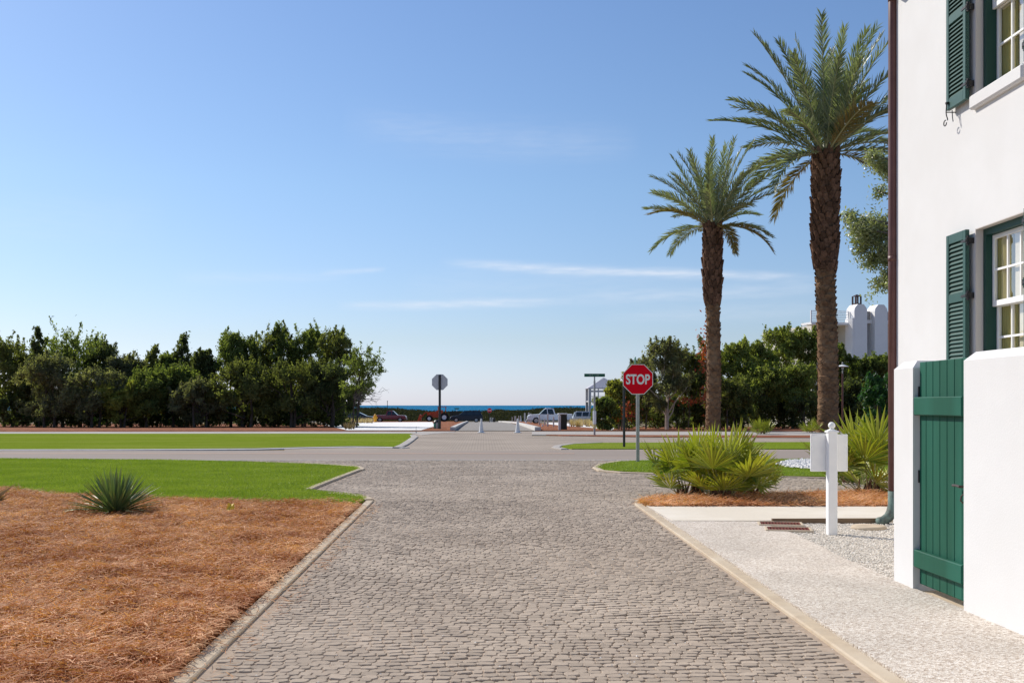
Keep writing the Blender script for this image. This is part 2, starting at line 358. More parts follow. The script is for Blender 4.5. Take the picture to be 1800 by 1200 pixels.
m_rust = M('rusty_iron', (.20, .055, .035), (.11, .030, .022), scale=20, rough=.85, spec=.2, bump=.4, bscale=60, bdist=.004)
m_timber = M('edging_timber', (.24, .165, .10), (.15, .10, .065), scale=9, rough=.9, stretch=(.3, 2, 2))
m_villa = M('villa_stucco', (.88, .87, .86), (.84, .83, .82), scale=.8, rough=.95, spec=.1)
m_cream = M('villa_cream_wall', (.66, .62, .54), rough=.95, spec=.1)
m_louv = M('villa_shutter_grey', (.20, .20, .21), rough=.6)
m_lantern = M('copper_chimney_cap', (.06, .035, .035), rough=.6)
m_roofm = M('pale_metal_roof', (.52, .50, .53), rough=.5, spec=.3)
m_pavw = M('pavilion_timber', (.52, .50, .50), rough=.8)
m_marker = M('yellow_leaf', (.80, .55, .05), rough=.6)
m_flag = M('yellow_marker', (.70, .62, .30), rough=.6)
def mk_glass():
    mt = bpy.data.materials.new('window_glass'); mt.use_nodes = True; nt = mt.node_tree; N = nt.nodes; L = nt.links
    N.remove(N['Principled BSDF']); tr = N.new('ShaderNodeBsdfTransparent'); tr.inputs[0].default_value = (.93, .95, .94, 1)
    gl = N.new('ShaderNodeBsdfGlossy'); gl.inputs['Roughness'].default_value = .02; fr = N.new('ShaderNodeFresnel'); fr.inputs[0].default_value = 1.6
    ad = N.new('ShaderNodeMath'); ad.operation = 'MULTIPLY'; L.new(fr.outputs[0], ad.inputs[0]); ad.inputs[1].default_value = .40; ad.use_clamp = True
    ms = N.new('ShaderNodeMixShader'); L.new(ad.outputs[0], ms.inputs[0]); L.new(tr.outputs[0], ms.inputs[1]); L.new(gl.outputs[0], ms.inputs[2])
    L.new(ms.outputs[0], N['Material Output'].inputs[0]); return mt
m_glass = mk_glass()

# far paving: small setts as a procedural pattern with relief
def mk_farset():
    mt = M('far_setts', (.37, .315, .26), None, rough=.88, spec=.15); nt = mt.node_tree; N = nt.nodes; L = nt.links; b = N['Principled BSDF']
    tc = N.new('ShaderNodeTexCoord'); br = N.new('ShaderNodeTexBrick'); L.new(tc.outputs['Object'], br.inputs['Vector'])
    br.inputs['Scale'].default_value = 1; br.inputs['Brick Width'].default_value = .21; br.inputs['Row Height'].default_value = .19
    br.inputs['Mortar Size'].default_value = .016; br.inputs['Color1'].default_value = (.42, .345, .27, 1); br.inputs['Color2'].default_value = (.365, .30, .238, 1)
    br.inputs['Mortar'].default_value = (.26, .215, .18, 1)
    nz = N.new('ShaderNodeTexNoise'); nz.inputs['Scale'].default_value = .35; nz.inputs['Detail'].default_value = 8; L.new(tc.outputs['Object'], nz.inputs['Vector'])
    mr = N.new('ShaderNodeMapRange'); mr.inputs[1].default_value = .3; mr.inputs[2].default_value = .7; mr.inputs[3].default_value = .86; mr.inputs[4].default_value = 1.16
    L.new(nz.outputs[0], mr.inputs[0]); cc = N.new('ShaderNodeCombineColor')
    for i in range(3): L.new(mr.outputs[0], cc.inputs[i])
    mx = N.new('ShaderNodeMix'); mx.data_type = 'RGBA'; mx.blend_type = 'MULTIPLY'; mx.inputs[0].default_value = 1
    L.new(br.outputs[0], mx.inputs[6]); L.new(cc.outputs[0], mx.inputs[7]); L.new(mx.outputs[2], b.inputs['Base Color'])
    return mt
m_farset = mk_farset()

# ------------------------------------------------------------------ the ground and what is laid on it
def poly(uvs): return [G(u, v)[:2] for u, v in uvs]
def slab(name, uvs, z1, mat, z0=-.12, xy=None, label=None, kind='structure'):
    pts = xy if xy is not None else poly(uvs)
    o = MB().prism(pts, z0, z1).build(name, mat); tag(o, kind=kind); return o
def sheet_slope(name, uvs, dz, mat):
    pts = [G(u, v, dz) for u, v in uvs]
    return tag(MB().add(pts, [tuple(range(len(pts)))]).build(name, mat), kind='structure')
# one sheet of land reaching the shore
mb = MB()
ys = [-40, 0, Y0, 150, 260, 340, 380, 430]; zs = [-.02, -.02, -.02, zg(150) - .03, zg(260) - .03, -4.2, -5.6, -7.5]
xs = [-900, -300, 0, 300, 900]
vs = [(x, y, z) for y, z in zip(ys, zs) for x in xs]; nx = len(xs)
mb.add(vs, [(j * nx + i, j * nx + i + 1, (j + 1) * nx + i + 1, (j + 1) * nx + i) for j in range(len(ys) - 1) for i in range(nx - 1)])
tag(mb.build('ground', m_ground), kind='structure')
mb = MB(); mb.add([(-30000, 380, -6.0), (30000, 380, -6.0), (30000, 45000, -6.0), (-30000, 45000, -6.0)], [(0, 1, 2, 3)])
tag(mb.build('sea', m_sea), kind='structure')

def inpoly(x, y, pg):
    pg = np.asarray(pg); c = np.zeros(x.shape, bool); n = len(pg)
    for i in range(n):
        x0, y0 = pg[i]; x1, y1 = pg[(i + 1) % n]
        if y0 == y1: continue
        t = (y0 > y) != (y1 > y); c ^= t & (x < (x1 - x0) * (y - y0) / (y1 - y0) + x0)
    return c

# left kerb line / right kerb line of the near lane (inner, street side)
KL0 = G(336, 1200); KL1 = G(657, 881); KR0 = G(1548, 1200); KR1 = G(1116, 888)
def ext(a, b, y): t = (y - a[1]) / (b[1] - a[1]); return (a[0] + (b[0] - a[0]) * t, y)
near_poly = [ext(KL0, KL1, 3.0), KL1[:2]] + poly([(640, 872), (600, 866), (550, 861), (560, 856), (600, 841), (641, 826), (632, 821), (560, 816), (430, 811.5), (300, 808)]) \
    + poly([(1140, 808), (1090, 811), (1050, 817), (1041, 823), (1052, 829), (1150, 834), (1450, 841), (1640, 843)]) \
    + poly([(1640, 868), (1300, 869), (1180, 873), (1135, 878), (1116, 884)]) + [KR1[:2], ext(KR0, KR1, 3.0)]
slab('paving_bed', None, .0, m_joint, xy=near_poly)
def setts():
    A = []; y = 3.05
    cx = []; cy = []; ha = []; hb = []; ro = []
    while y < D(807):
        pitch = random.uniform(.070, .088) if y < 17 else random.uniform(.09, .115)
        x = -14 + random.random() * .2
        while x < 12:
            w = random.uniform(.060, .108) if y < 17 else random.uniform(.08, .14)
            wob = .03 * math.sin(x * 5.1 + y * 3.3) + .05 * math.sin(x * 1.1 + y * .6) + .03 * math.sin(x * 2.9 + y * 2.1) + .10 * math.sin(x * .35 + y * .22)
            slope = .055 * math.cos(x * 1.1 + y * .6) + .087 * math.cos(x * 2.9 + y * 2.1) + .035 * math.cos(x * .35 + y * .22)
            cx.append(x + w / 2); cy.append(y + wob + random.uniform(-.008, .008)); ha.append(w / 2 - random.uniform(.0005, .003)); hb.append(pitch / 2 - random.uniform(.000, .003)); ro.append(slope + random.uniform(-.05, .05))
            x += w
        y += pitch
    cx, cy, ha, hb, ro = map(np.array, (cx, cy, ha, hb, ro))
    k = inpoly(cx, cy, near_poly)
    for ddx, ddy in ((.07, 0), (-.07, 0)): k &= inpoly(cx + ddx * .8, cy + ddy, near_poly)
    cx, cy, ha, hb, ro = cx[k], cy[k], ha[k], hb[k], ro[k]; n = len(cx)
    a = np.arange(8) * math.pi / 4 + math.pi / 8
    e = .62
    sx = np.sign(np.cos(a)) * np.abs(np.cos(a)) ** e; sy = np.sign(np.sin(a)) * np.abs(np.sin(a)) ** e
    sx = sx / sx.max(); sy = sy / sy.max()
    jx = rng.normal(0, .075, (n, 8)); jy = rng.normal(0, .075, (n, 8))
    X = (sx + jx) * ha[:, None]; Y = (sy + jy) * hb[:, None]
    zt = rng.uniform(.005, .0095, n) + .003 * np.sin(cx * 1.3) * np.sin(cy * 1.1); far_ = np.where(cy > 17, .55, 1.0); tx = rng.normal(0, .030, n) * far_; ty = rng.normal(-.014, .034, n) * far_
    cr, sr = np.cos(ro)[:, None], np.sin(ro)[:, None]
    rings = []
    for sc, dz in ((.88, 0), (1.0, -.0045), (1.01, -.05)):
        px, py = X * sc, Y * sc
        z = zt[:, None] + dz + (px * tx[:, None] + py * ty[:, None] if dz > -.04 else 0)
        rings.append(np.stack([cx[:, None] + px * cr - py * sr, cy[:, None] + px * sr + py * cr, np.broadcast_to(z, px.shape)], -1))
    Vt = np.concatenate(rings, 1).reshape(-1, 3); b = np.arange(n)[:, None] * 24
    mb = MB(); mb.v.append(Vt); mb.n = len(Vt)
    mb.f.append(b + np.arange(8)[None])
    for r in range(2):
        for i in range(8):
            j = (i + 1) % 8
            mb.f.append(np.concatenate([b + r * 8 + 8 + i, b + r * 8 + 8 + j, b + r * 8 + j, b + r * 8 + i], 1))
    o = mb.build('street', m_sett); tag(o, kind='structure'); return n
print('setts', setts())

# the cross road, far paving
slab('cross_road', [(-700, 809), (300, 809), (1140, 809), (2300, 809), (2300, 792), (-700, 792)], .006, m_asph)
slab('faded_lane_strip', [(-700, 798), (1010, 797.6), (1010, 796.4), (-700, 796.6)], .010, m_orange)
slab('far_paving', [(560, 792.5), (2300, 792.5), (2300, 768), (1000, 766.5), (935, 766), (935, 757.6), (500, 757.6), (500, 792.5)], .002, m_farset)
slab('verge_strip', [(-700, 809), (300, 809), (1140, 809), (1140, 808), (-700, 808)], .011, m_palec)
slab('cross_path', [(-900, 762.5), (730, 762.5), (742, 764.5), (760, 762.4), (800, 759.4), (800, 757.8), (-900, 760.2)], .012, m_palec)
slab('cross_path', [(935, 758.2), (935, 764.2), (2300, 766.3), (2300, 759)], .012, m_palec)
slab('straw_strip', [(1000, 766.3), (1130, 768.5), (1400, 769.5), (2300, 769.5), (2300, 766.3), (1250, 765.6), (960, 764.4)], .03, m_strawf)
slab('straw_bed', [(-900, 760.2), (800, 758.2), (800, 757.61), (-900, 757.61)], .03, m_strawf)
slab('straw_bed', [(940, 757.9), (2300, 759), (2300, 757.61), (940, 757.61)], .03, m_strawf)
sheet_slope('straw_bed', [(-900, 757.5), (610, 757.5), (560, 745), (-900, 745)], .05, m_strawf)
sheet_slope('straw_bed', [(740, 757.5), (799, 757.5), (823, 742.3), (790, 740), (600, 741), (560, 745), (605, 745), (640, 742.5), (760, 742), (764, 750)], .05, m_strawf)
sheet_slope('straw_bed', [(942, 757.5), (1075, 757.5), (1040, 753), (985, 748.5), (960, 745.5), (930, 741.5), (880, 740), (896, 743.2), (918, 748.5)], .05, m_strawf)
sheet_slope('straw_bed', [(1075, 757.5), (2300, 757.5), (2300, 748), (1060, 751)], .05, m_strawf)
sheet_slope('sand_patch', [(610, 757.5), (740, 757.5), (764, 750), (760, 742), (640, 742.5), (605, 745), (560, 745)], .06, m_sand)
sheet_slope('sand_patch', [(960, 745.5), (985, 748.5), (1040, 753), (1075, 757.5), (1085, 752), (1030, 748.5), (990, 743.5), (962, 743)], .06, m_sand)
sheet_slope('beach_road', [(800, 757.5), (940, 757.5), (917, 748.5), (896, 743.5), (878, 741.8), (822, 741.8)], .03, m_asph2)
sheet_slope('parking_lane', [(500, 741.5), (1250, 741.5), (1250, 738.2), (500, 738.2)], .02, m_asph2)

def kerb(name, uvs, w, z1, mat, side=1, dz=0, xy=None):        # raised band along a polyline
    pts = np.array([G(u, v) for u, v in uvs]) if xy is None else np.array([(p[0], p[1], zg(p[1])) for p in xy])
    T = unit(np.gradient(pts[:, :2], axis=0)); Nn = np.stack([-T[:, 1], T[:, 0]], 1) * side * w
    a = pts[:, :2]; b = a + Nn; zz = pts[:, 2]; n = len(a); bv = min(.012, z1 * .3)
    rings = [np.column_stack([a, zz - .1]), np.column_stack([a, zz + z1 - bv]), np.column_stack([a + Nn * .1, zz + z1]), np.column_stack([b - Nn * .1, zz + z1]), np.column_stack([b, zz + z1 - bv]), np.column_stack([b, zz - .1])]
    Vt = np.concatenate(rings); fs = []
    for r in range(5):
        for i in range(n - 1): fs.append((r * n + i, r * n + i + 1, (r + 1) * n + i + 1, (r + 1) * n + i))
    fs += [tuple(r * n for r in range(6)), tuple(r * n + n - 1 for r in range(5, -1, -1))]
    return tag(MB().add(Vt, fs).build(name, mat), kind='structure')
kerb('kerb', None, .115, .022, m_conc, 1, xy=[ext(KL0, KL1, 3.0), ext(KL0, KL1, 8), ext(KL0, KL1, 12), ext(KL0, KL1, KL1[1] - .02)])
kerb('kerb', [(657, 880), (648, 874.5), (620, 871), (585, 868)], .14, .033, m_conc, 1)
kerb('kerb', [(548, 862.5), (560, 857), (600, 841), (636, 827)], .13, .04, m_conc, 1)
kerb('kerb', [(637, 827.5), (642, 825), (634, 821.5), (600, 818.6), (540, 815.5)], .16, .035, m_conc, 1)
kerb('kerb', None, .115, .026, m_conc, -1, xy=[ext(KR0, KR1, 3.0), ext(KR0, KR1, 8), ext(KR0, KR1, 12), KR1[:2], poly([(1116, 884)])[0]])
kerb('kerb', [(1116, 885), (1119, 881), (1135, 877.5), (1160, 875), (1200, 872.5), (1300, 869.5), (1640, 868)], .10, .033, m_conc, -1)
kerb('kerb', [(1150, 834), (1090, 832), (1052, 828.5), (1041, 823), (1050, 817), (1085, 811.5)], .15, .035, m_conc, -1)
kerb('kerb', [(1450, 841), (1300, 838), (1150, 834)], .10, .03, m_conc, -1)
kerb('kerb', [(705, 787.8), (716, 783), (726, 776), (735, 768.5), (731, 765.5)], .30, .05, m_palec, 1)
kerb('kerb', [(-500, 792.3), (200, 791.6), (450, 790.2), (560, 787.4), (620, 786.4), (670, 787), (706, 788)], .45, .03, m_wkerb, 1)
kerb('kerb', [(1060, 778.3), (1010, 780.5), (988, 784), (983, 787), (1000, 790)], .28, .035, m_palec, -1)
kerb('white_kerb', [(800, 757.3), (807, 752), (815, 746.5), (823, 741.9)], .30, .24, m_wkerb, 1)
kerb('white_kerb', [(940, 757.3), (929, 753), (917, 748.4), (906, 745), (896, 743.2), (884, 742.2), (876, 741.9)], .36, .24, m_wkerb, -1)

# lawns
LN = [(-600, 806.5), (0, 806.8), (300, 809.5), (430, 812.5), (560, 817), (628, 822), (634, 825.5), (596, 841.5), (556, 857), (545, 862.5), (590, 868), (636, 873), (645, 878), (622, 891), (540, 888), (400, 885), (280, 882), (140, 874), (0, 866), (-600, 850)]
slab('lawn', LN, .022, m_lawn)
LB = [(-900, 762.6), (722, 762.6), (731, 767), (722, 776), (712, 783), (704, 786.5), (670, 785.2), (620, 784.8), (560, 785.8), (450, 788.6), (200, 790.4), (-900, 791.2)]
slab('lawn', LB, .03, m_lawn)
slab('lawn', [(987, 786), (992, 783.5), (1012, 780.8), (1060, 779), (1430, 777.6), (2300, 777.6), (2300, 790.6), (1005, 789.6)], .03, m_lawn)
slab('lawn', [(1046, 823), (1054, 817.5), (1090, 812.3), (1150, 809.5), (1450, 807.5), (2000, 807), (2000, 842), (1640, 842), (1450, 838.6), (1300, 836), (1150, 832), (1060, 827.6)], .022, m_lawn)
# left straw bed, slightly mounded
BED = [(645, 879), (622, 891.5), (540, 888.5), (400, 885.5), (280, 882.5), (140, 874.5), (0, 866.5), (-600, 850.5)]
kl = [ext((KL0[0] - .125, KL0[1]), (KL1[0] - .13, KL1[1]), yy) for yy in (16.4, 12, 8, 3.0)]
bed_xy = poly(BED)
bed_poly = [kl[0]] + bed_xy[1:] + [(-14, 3.0), kl[3]]
slab('straw_bed', None, .028, m_straw, xy=bed_poly)
RB = [(1122, 884), (1138, 879.5), (1165, 877), (1300, 872.5), (1640, 870.5), (1640, 893.5), (1142, 893.5)]
slab('straw_bed', RB, .035, m_straw)
# shell walk, gravel court
bk = ext((KR0[0] + .13, KR0[1]), (KR1[0] + .13, KR1[1]), 3.0); b1 = ext((KR0[0] + .13, KR0[1]), (KR1[0] + .13, KR1[1]), KR1[1] - .3)
WX = 3.45
pA = G(1142, 893.6)[:2]; inner = poly([(1330, 920), (1395, 941), (1480, 984)])
slab('shell_walk', None, .030, m_shell, xy=[bk, b1] + poly([(1182, 919)]) + inner + [(WX + .02, 9.05), (WX + .02, 3.0)])
slab('beige_walk', None, .034, m_beige, xy=[pA] + poly([(1640, 893.6), (1640, 917.5), (1330, 919), (1182, 919)]) + [(b1[0] + .005, b1[1] - .02)])
grav = inner + [(WX + .02, 9.06), (WX + 6, 9.06)] + [G(1640, 919)[:2]] + poly([(1335, 921)])
slab('gravel_court', None, .012, m_gravel, xy=grav)

def scatter_in(pg, n, dens=None):
    pg = np.asarray(pg); lo = pg.min(0); hi = pg.max(0); out = np.zeros((0, 2))
    while len(out) < n:
        q = lo + rng.random((n * 3, 2)) * (hi - lo); k = inpoly(q[:, 0], q[:, 1], pg)
        if dens is not None: k &= rng.random(len(q)) < dens(q[:, 1])
        out = np.concatenate([out, q[k]])
    return out[:n]
def pebbles(name, pg, n, r0, r1, z, mat, label, cat='gravel'):
    q = scatter_in(pg, n); r = rng.uniform(r0, r1, n); base = np.array([(1, 0, 0), (0, 1, 0), (-1, 0, 0), (0, -1, 0), (0, 0, .6), (0, 0, -.6)])
    fs = np.array([(0, 1, 4), (1, 2, 4), (2, 3, 4), (3, 0, 4), (1, 0, 5), (2, 1, 5), (3, 2, 5), (0, 3, 5)])
    a = rng.random(n) * 6.28; jit = rng.uniform(.6, 1.3, (n, 6, 3)); v = base[None] * jit * r[:, None, None]
    x = v[..., 0] * np.cos(a)[:, None] - v[..., 1] * np.sin(a)[:, None]; y = v[..., 0] * np.sin(a)[:, None] + v[..., 1] * np.cos(a)[:, None]
    Vt = np.stack([x + q[:, 0:1], y + q[:, 1:2], v[..., 2] + z + rng.random((n, 1)) * r0], -1).reshape(-1, 3)
    mb = MB(); mb.add(Vt, (fs[None] + np.arange(n)[:, None, None] * 6).reshape(-1, 3)); o = mb.build(name, mat)
    return tag(o, label, cat, kind='stuff')
pebbles('shell_gravel', grav[:5] + [G(1600, 922)[:2], G(1335, 922)[:2]], 26000, .006, .014, .014, m_pebble, 'loose white shell gravel around the white sign post', 'gravel')
pebbles('white_stones', poly([(1365, 819), (1385, 813), (1430, 810.5), (1500, 811), (1500, 830), (1430, 827), (1385, 823.5)]), 3500, .03, .07, .04, m_wstone, 'bed of bright white stones in the lawn behind the palmetto', 'stones')

def needles(name, pg, n, ln, w, z0, zr, label, dens=None):
    q = scatter_in(pg, n, dens); a = rng.random(n) * 2 * math.pi; c = rng.normal(0, 1.5, n); L_ = rng.uniform(.5, 1.1, n) * ln
    W = w * rng.uniform(.6, 1.3, n); el = rng.normal(.0, .28, n); zb = z0 + rng.random(n) ** 1.5 * zr
    big = sum(np.sin(q[:, 0] * kx + q[:, 1] * ky + ph) for kx, ky, ph in ((2.3, .7, 1), (-1.1, 2.9, 2), (5.1, 3.3, 0), (-4.2, 6.3, 4), (9.0, -5.0, 1.5), (7.0, 11.0, 3))) / 6
    zb += np.clip(big + .25, 0, 1) * .075 * (zr / .05)
    pts = []
    x, y, z = q[:, 0].copy(), q[:, 1].copy(), zb.copy(); ang = a.copy()
    for s in range(4):
        pts.append((x.copy(), y.copy(), z.copy(), ang.copy()))
        x += np.cos(ang) * L_ / 3; y += np.sin(ang) * L_ / 3; z += np.sin(el) * L_ / 3 - .002 * s; ang = ang + c / 3
    Vt = []
    for s, (x, y, z, an) in enumerate(pts):
        ww = W * (1 if s < 3 else .4)
        for sg in (-1, 1): Vt.append(np.stack([x - np.sin(an) * ww * sg, y + np.cos(an) * ww * sg, np.maximum(z, z0 - .012) + sg * ww * .5], -1))
    Vt = np.stack(Vt, 1).reshape(-1, 3); b = np.arange(n)[:, None] * 8
    fs = np.concatenate([b + np.array([[2 * s, 2 * s + 1, 2 * s + 3, 2 * s + 2]]) for s in range(3)])
    mb = MB(); mb.add(Vt, fs); return tag(mb.build(name, m_needle), label, 'pine straw', kind='stuff')
nb = [kl[3], kl[2], kl[1], kl[0]] + bed_xy[1:7] + [(-11.5, 15.6), (-8.5, 8), (-6.5, 5), (-5.5, 4.0)]
needles('pine_straw', nb, 400000, .120, .0027, .030, .050, 'loose rust brown pine straw over the wide bed left of the lane', dens=lambda y: np.clip((6.5 / y) ** 1.2, 0, 1))
needles('pine_straw', poly(RB[:-2] + [(1640, 893.2), (1143, 893.2)]), 26000, .16, .0032, .036, .028, 'loose brown pine straw under the big palmetto clump')
sp_ = [ext((KL0[0] - .14, KL0[1]), (KL1[0] - .14, KL1[1]), 4), ext((KL0[0] - .14, KL0[1]), (KL1[0] - .14, KL1[1]), 16), ext((KL0[0] + .22, KL0[1]), (KL1[0] + .22, KL1[1]), 16), ext((KL0[0] + .22, KL0[1]), (KL1[0] + .22, KL1[1]), 4)]
needles('stray_straw', sp_, 700, .10, .0018, .036, .004, 'stray pine needles fallen on the left kerb and the setts beside it')
# a few bits on the straw
def debris():
    mb = MB(); q = scatter_in(nb, 90); q = q[q[:, 1] > 5]
    for x, y in q:
        s = random.uniform(.02, .05); a = random.random() * 6; v = []
        for k, (px, py, pz) in enumerate(((-1, 0, 0), (0, -.5, .3), (1, 0, .1), (0, .5, .4))):
            v.append((x + s * (px * math.cos(a) - py * math.sin(a)), y + s * (px * math.sin(a) + py * math.cos(a)), .085 + s * pz))
        mb.add(v, [(0, 1, 2, 3)])
    tag(mb.build('fallen_leaves', m_dryl), 'small dry leaves fallen on the pine straw', 'leaves', kind='stuff')
debris()
x, y, z = G(405, 908); s = .055
mb = MB(); mb.add([(x - s, y, .10), (x - .3 * s, y - .03, .09), (x + s, y - .01, .11), (x + .8 * s, y + .02, .18), (x + .1 * s, y + .04, .165), (x - .7 * s, y + .03, .19)], [(0, 1, 4, 5), (1, 2, 3, 4)])
tag(mb.build('yellow_leaf', m_marker), 'single bright yellow leaf lying on the pine straw', 'leaf')
# shell crumbs on the setts
pebbles('shell_crumbs', [ext(KL0, KL1, 4), ext(KL0, KL1, 16), ext(KR0, KR1, 16), ext(KR0, KR1, 4)], 420, .003, .009, .018, m_wstone, 'tiny white shell crumbs scattered over the lane', 'crumbs')

def grass(name, pg, n, h, w, z, label, dens):
    q = scatter_in(pg, n, dens); a = rng.random(n) * 6.28; hh = h * rng.uniform(.5, 1.2, n); t = rng.normal(0, .35, (n, 2)) * hh[:, None]
    b0 = np.stack([q[:, 0] - np.cos(a) * w, q[:, 1] - np.sin(a) * w, np.full(n, z)], -1); b1 = np.stack([q[:, 0] + np.cos(a) * w, q[:, 1] + np.sin(a) * w, np.full(n, z)], -1)
    tp = np.stack([q[:, 0] + t[:, 0], q[:, 1] + t[:, 1], z + hh], -1)
    Vt = np.stack([b0, b1, tp], 1).reshape(-1, 3)
    mb = MB(); mb.add(Vt, np.arange(n * 3).reshape(-1, 3)); return tag(mb.build(name, m_blade), label, 'grass', kind='stuff')
ln_xy = poly([(max(u, -60), v) for u, v in LN])
grass('grass', ln_xy, 260000, .038, .005, .018, 'short bright green grass of the near left lawn', lambda y: np.clip((17 / y) ** 1.5, 0, 1))
grass('grass', poly([(1046, 823), (1054, 817.5), (1090, 812.3), (1150, 809.5), (1450, 807.5), (1700, 807), (1700, 842), (1450, 838.6), (1300, 836), (1150, 832), (1060, 827.6)]), 90000, .038, .006, .018, 'short green grass of the near right lawn around the stop sign', lambda y: np.ones_like(y))

# ------------------------------------------------------------------ the house at the right edge
HX = P(1577, 13.55)[0]; HY = 13.55; ZT = 9.2
hs = empty('white_house', (HX + 4, HY - 5, 0), 'tall white stucco house with green louvred shutters behind the garden wall', 'house'); ho = tuple(hs.location)
WY0, WY1 = 10.22, 11.26
wins = [(1.78, 3.36), (4.76, 6.60)]
mb = MB(); T_ = .34
mb.box(HX, HX + T_, WY1, HY, -.1, ZT); mb.box(HX, HX + T_, -6, WY0, -.1, ZT)
zz = -.1
for a, b in wins: mb.box(HX, HX + T_, WY0, WY1, zz, a); zz = b
mb.box(HX, HX + T_, WY0, WY1, zz, ZT)
mb.box(HX + T_, HX + 9, HY - T_, HY, -.1, ZT); mb.box(HX + T_, HX + 9, -6, -6 + T_, -.1, ZT); mb.box(HX + 8.66, HX + 9, -6 + T_, HY - T_, -.1, ZT)
mb.build('wall', m_stucco, hs, ho)
mb = MB(); mb.box(HX - .0, HX + 9.0, -6.0, HY + .0, ZT, ZT + .18); mb.add([(HX - .02, -6.02, ZT + .18), (HX + 9.02, -6.02, ZT + .18), (HX + 9.02, HY + .02, ZT + .18), (HX - .02, HY + .02, ZT + .18), (HX + 4.5, -1, ZT + 2.4), (HX + 4.5, HY - 5, ZT + 2.4)], [(0, 1, 4), (1, 2, 5, 4), (2, 3, 5), (3, 0, 4, 5)])
mb.build('roof', m_conc, hs, ho)
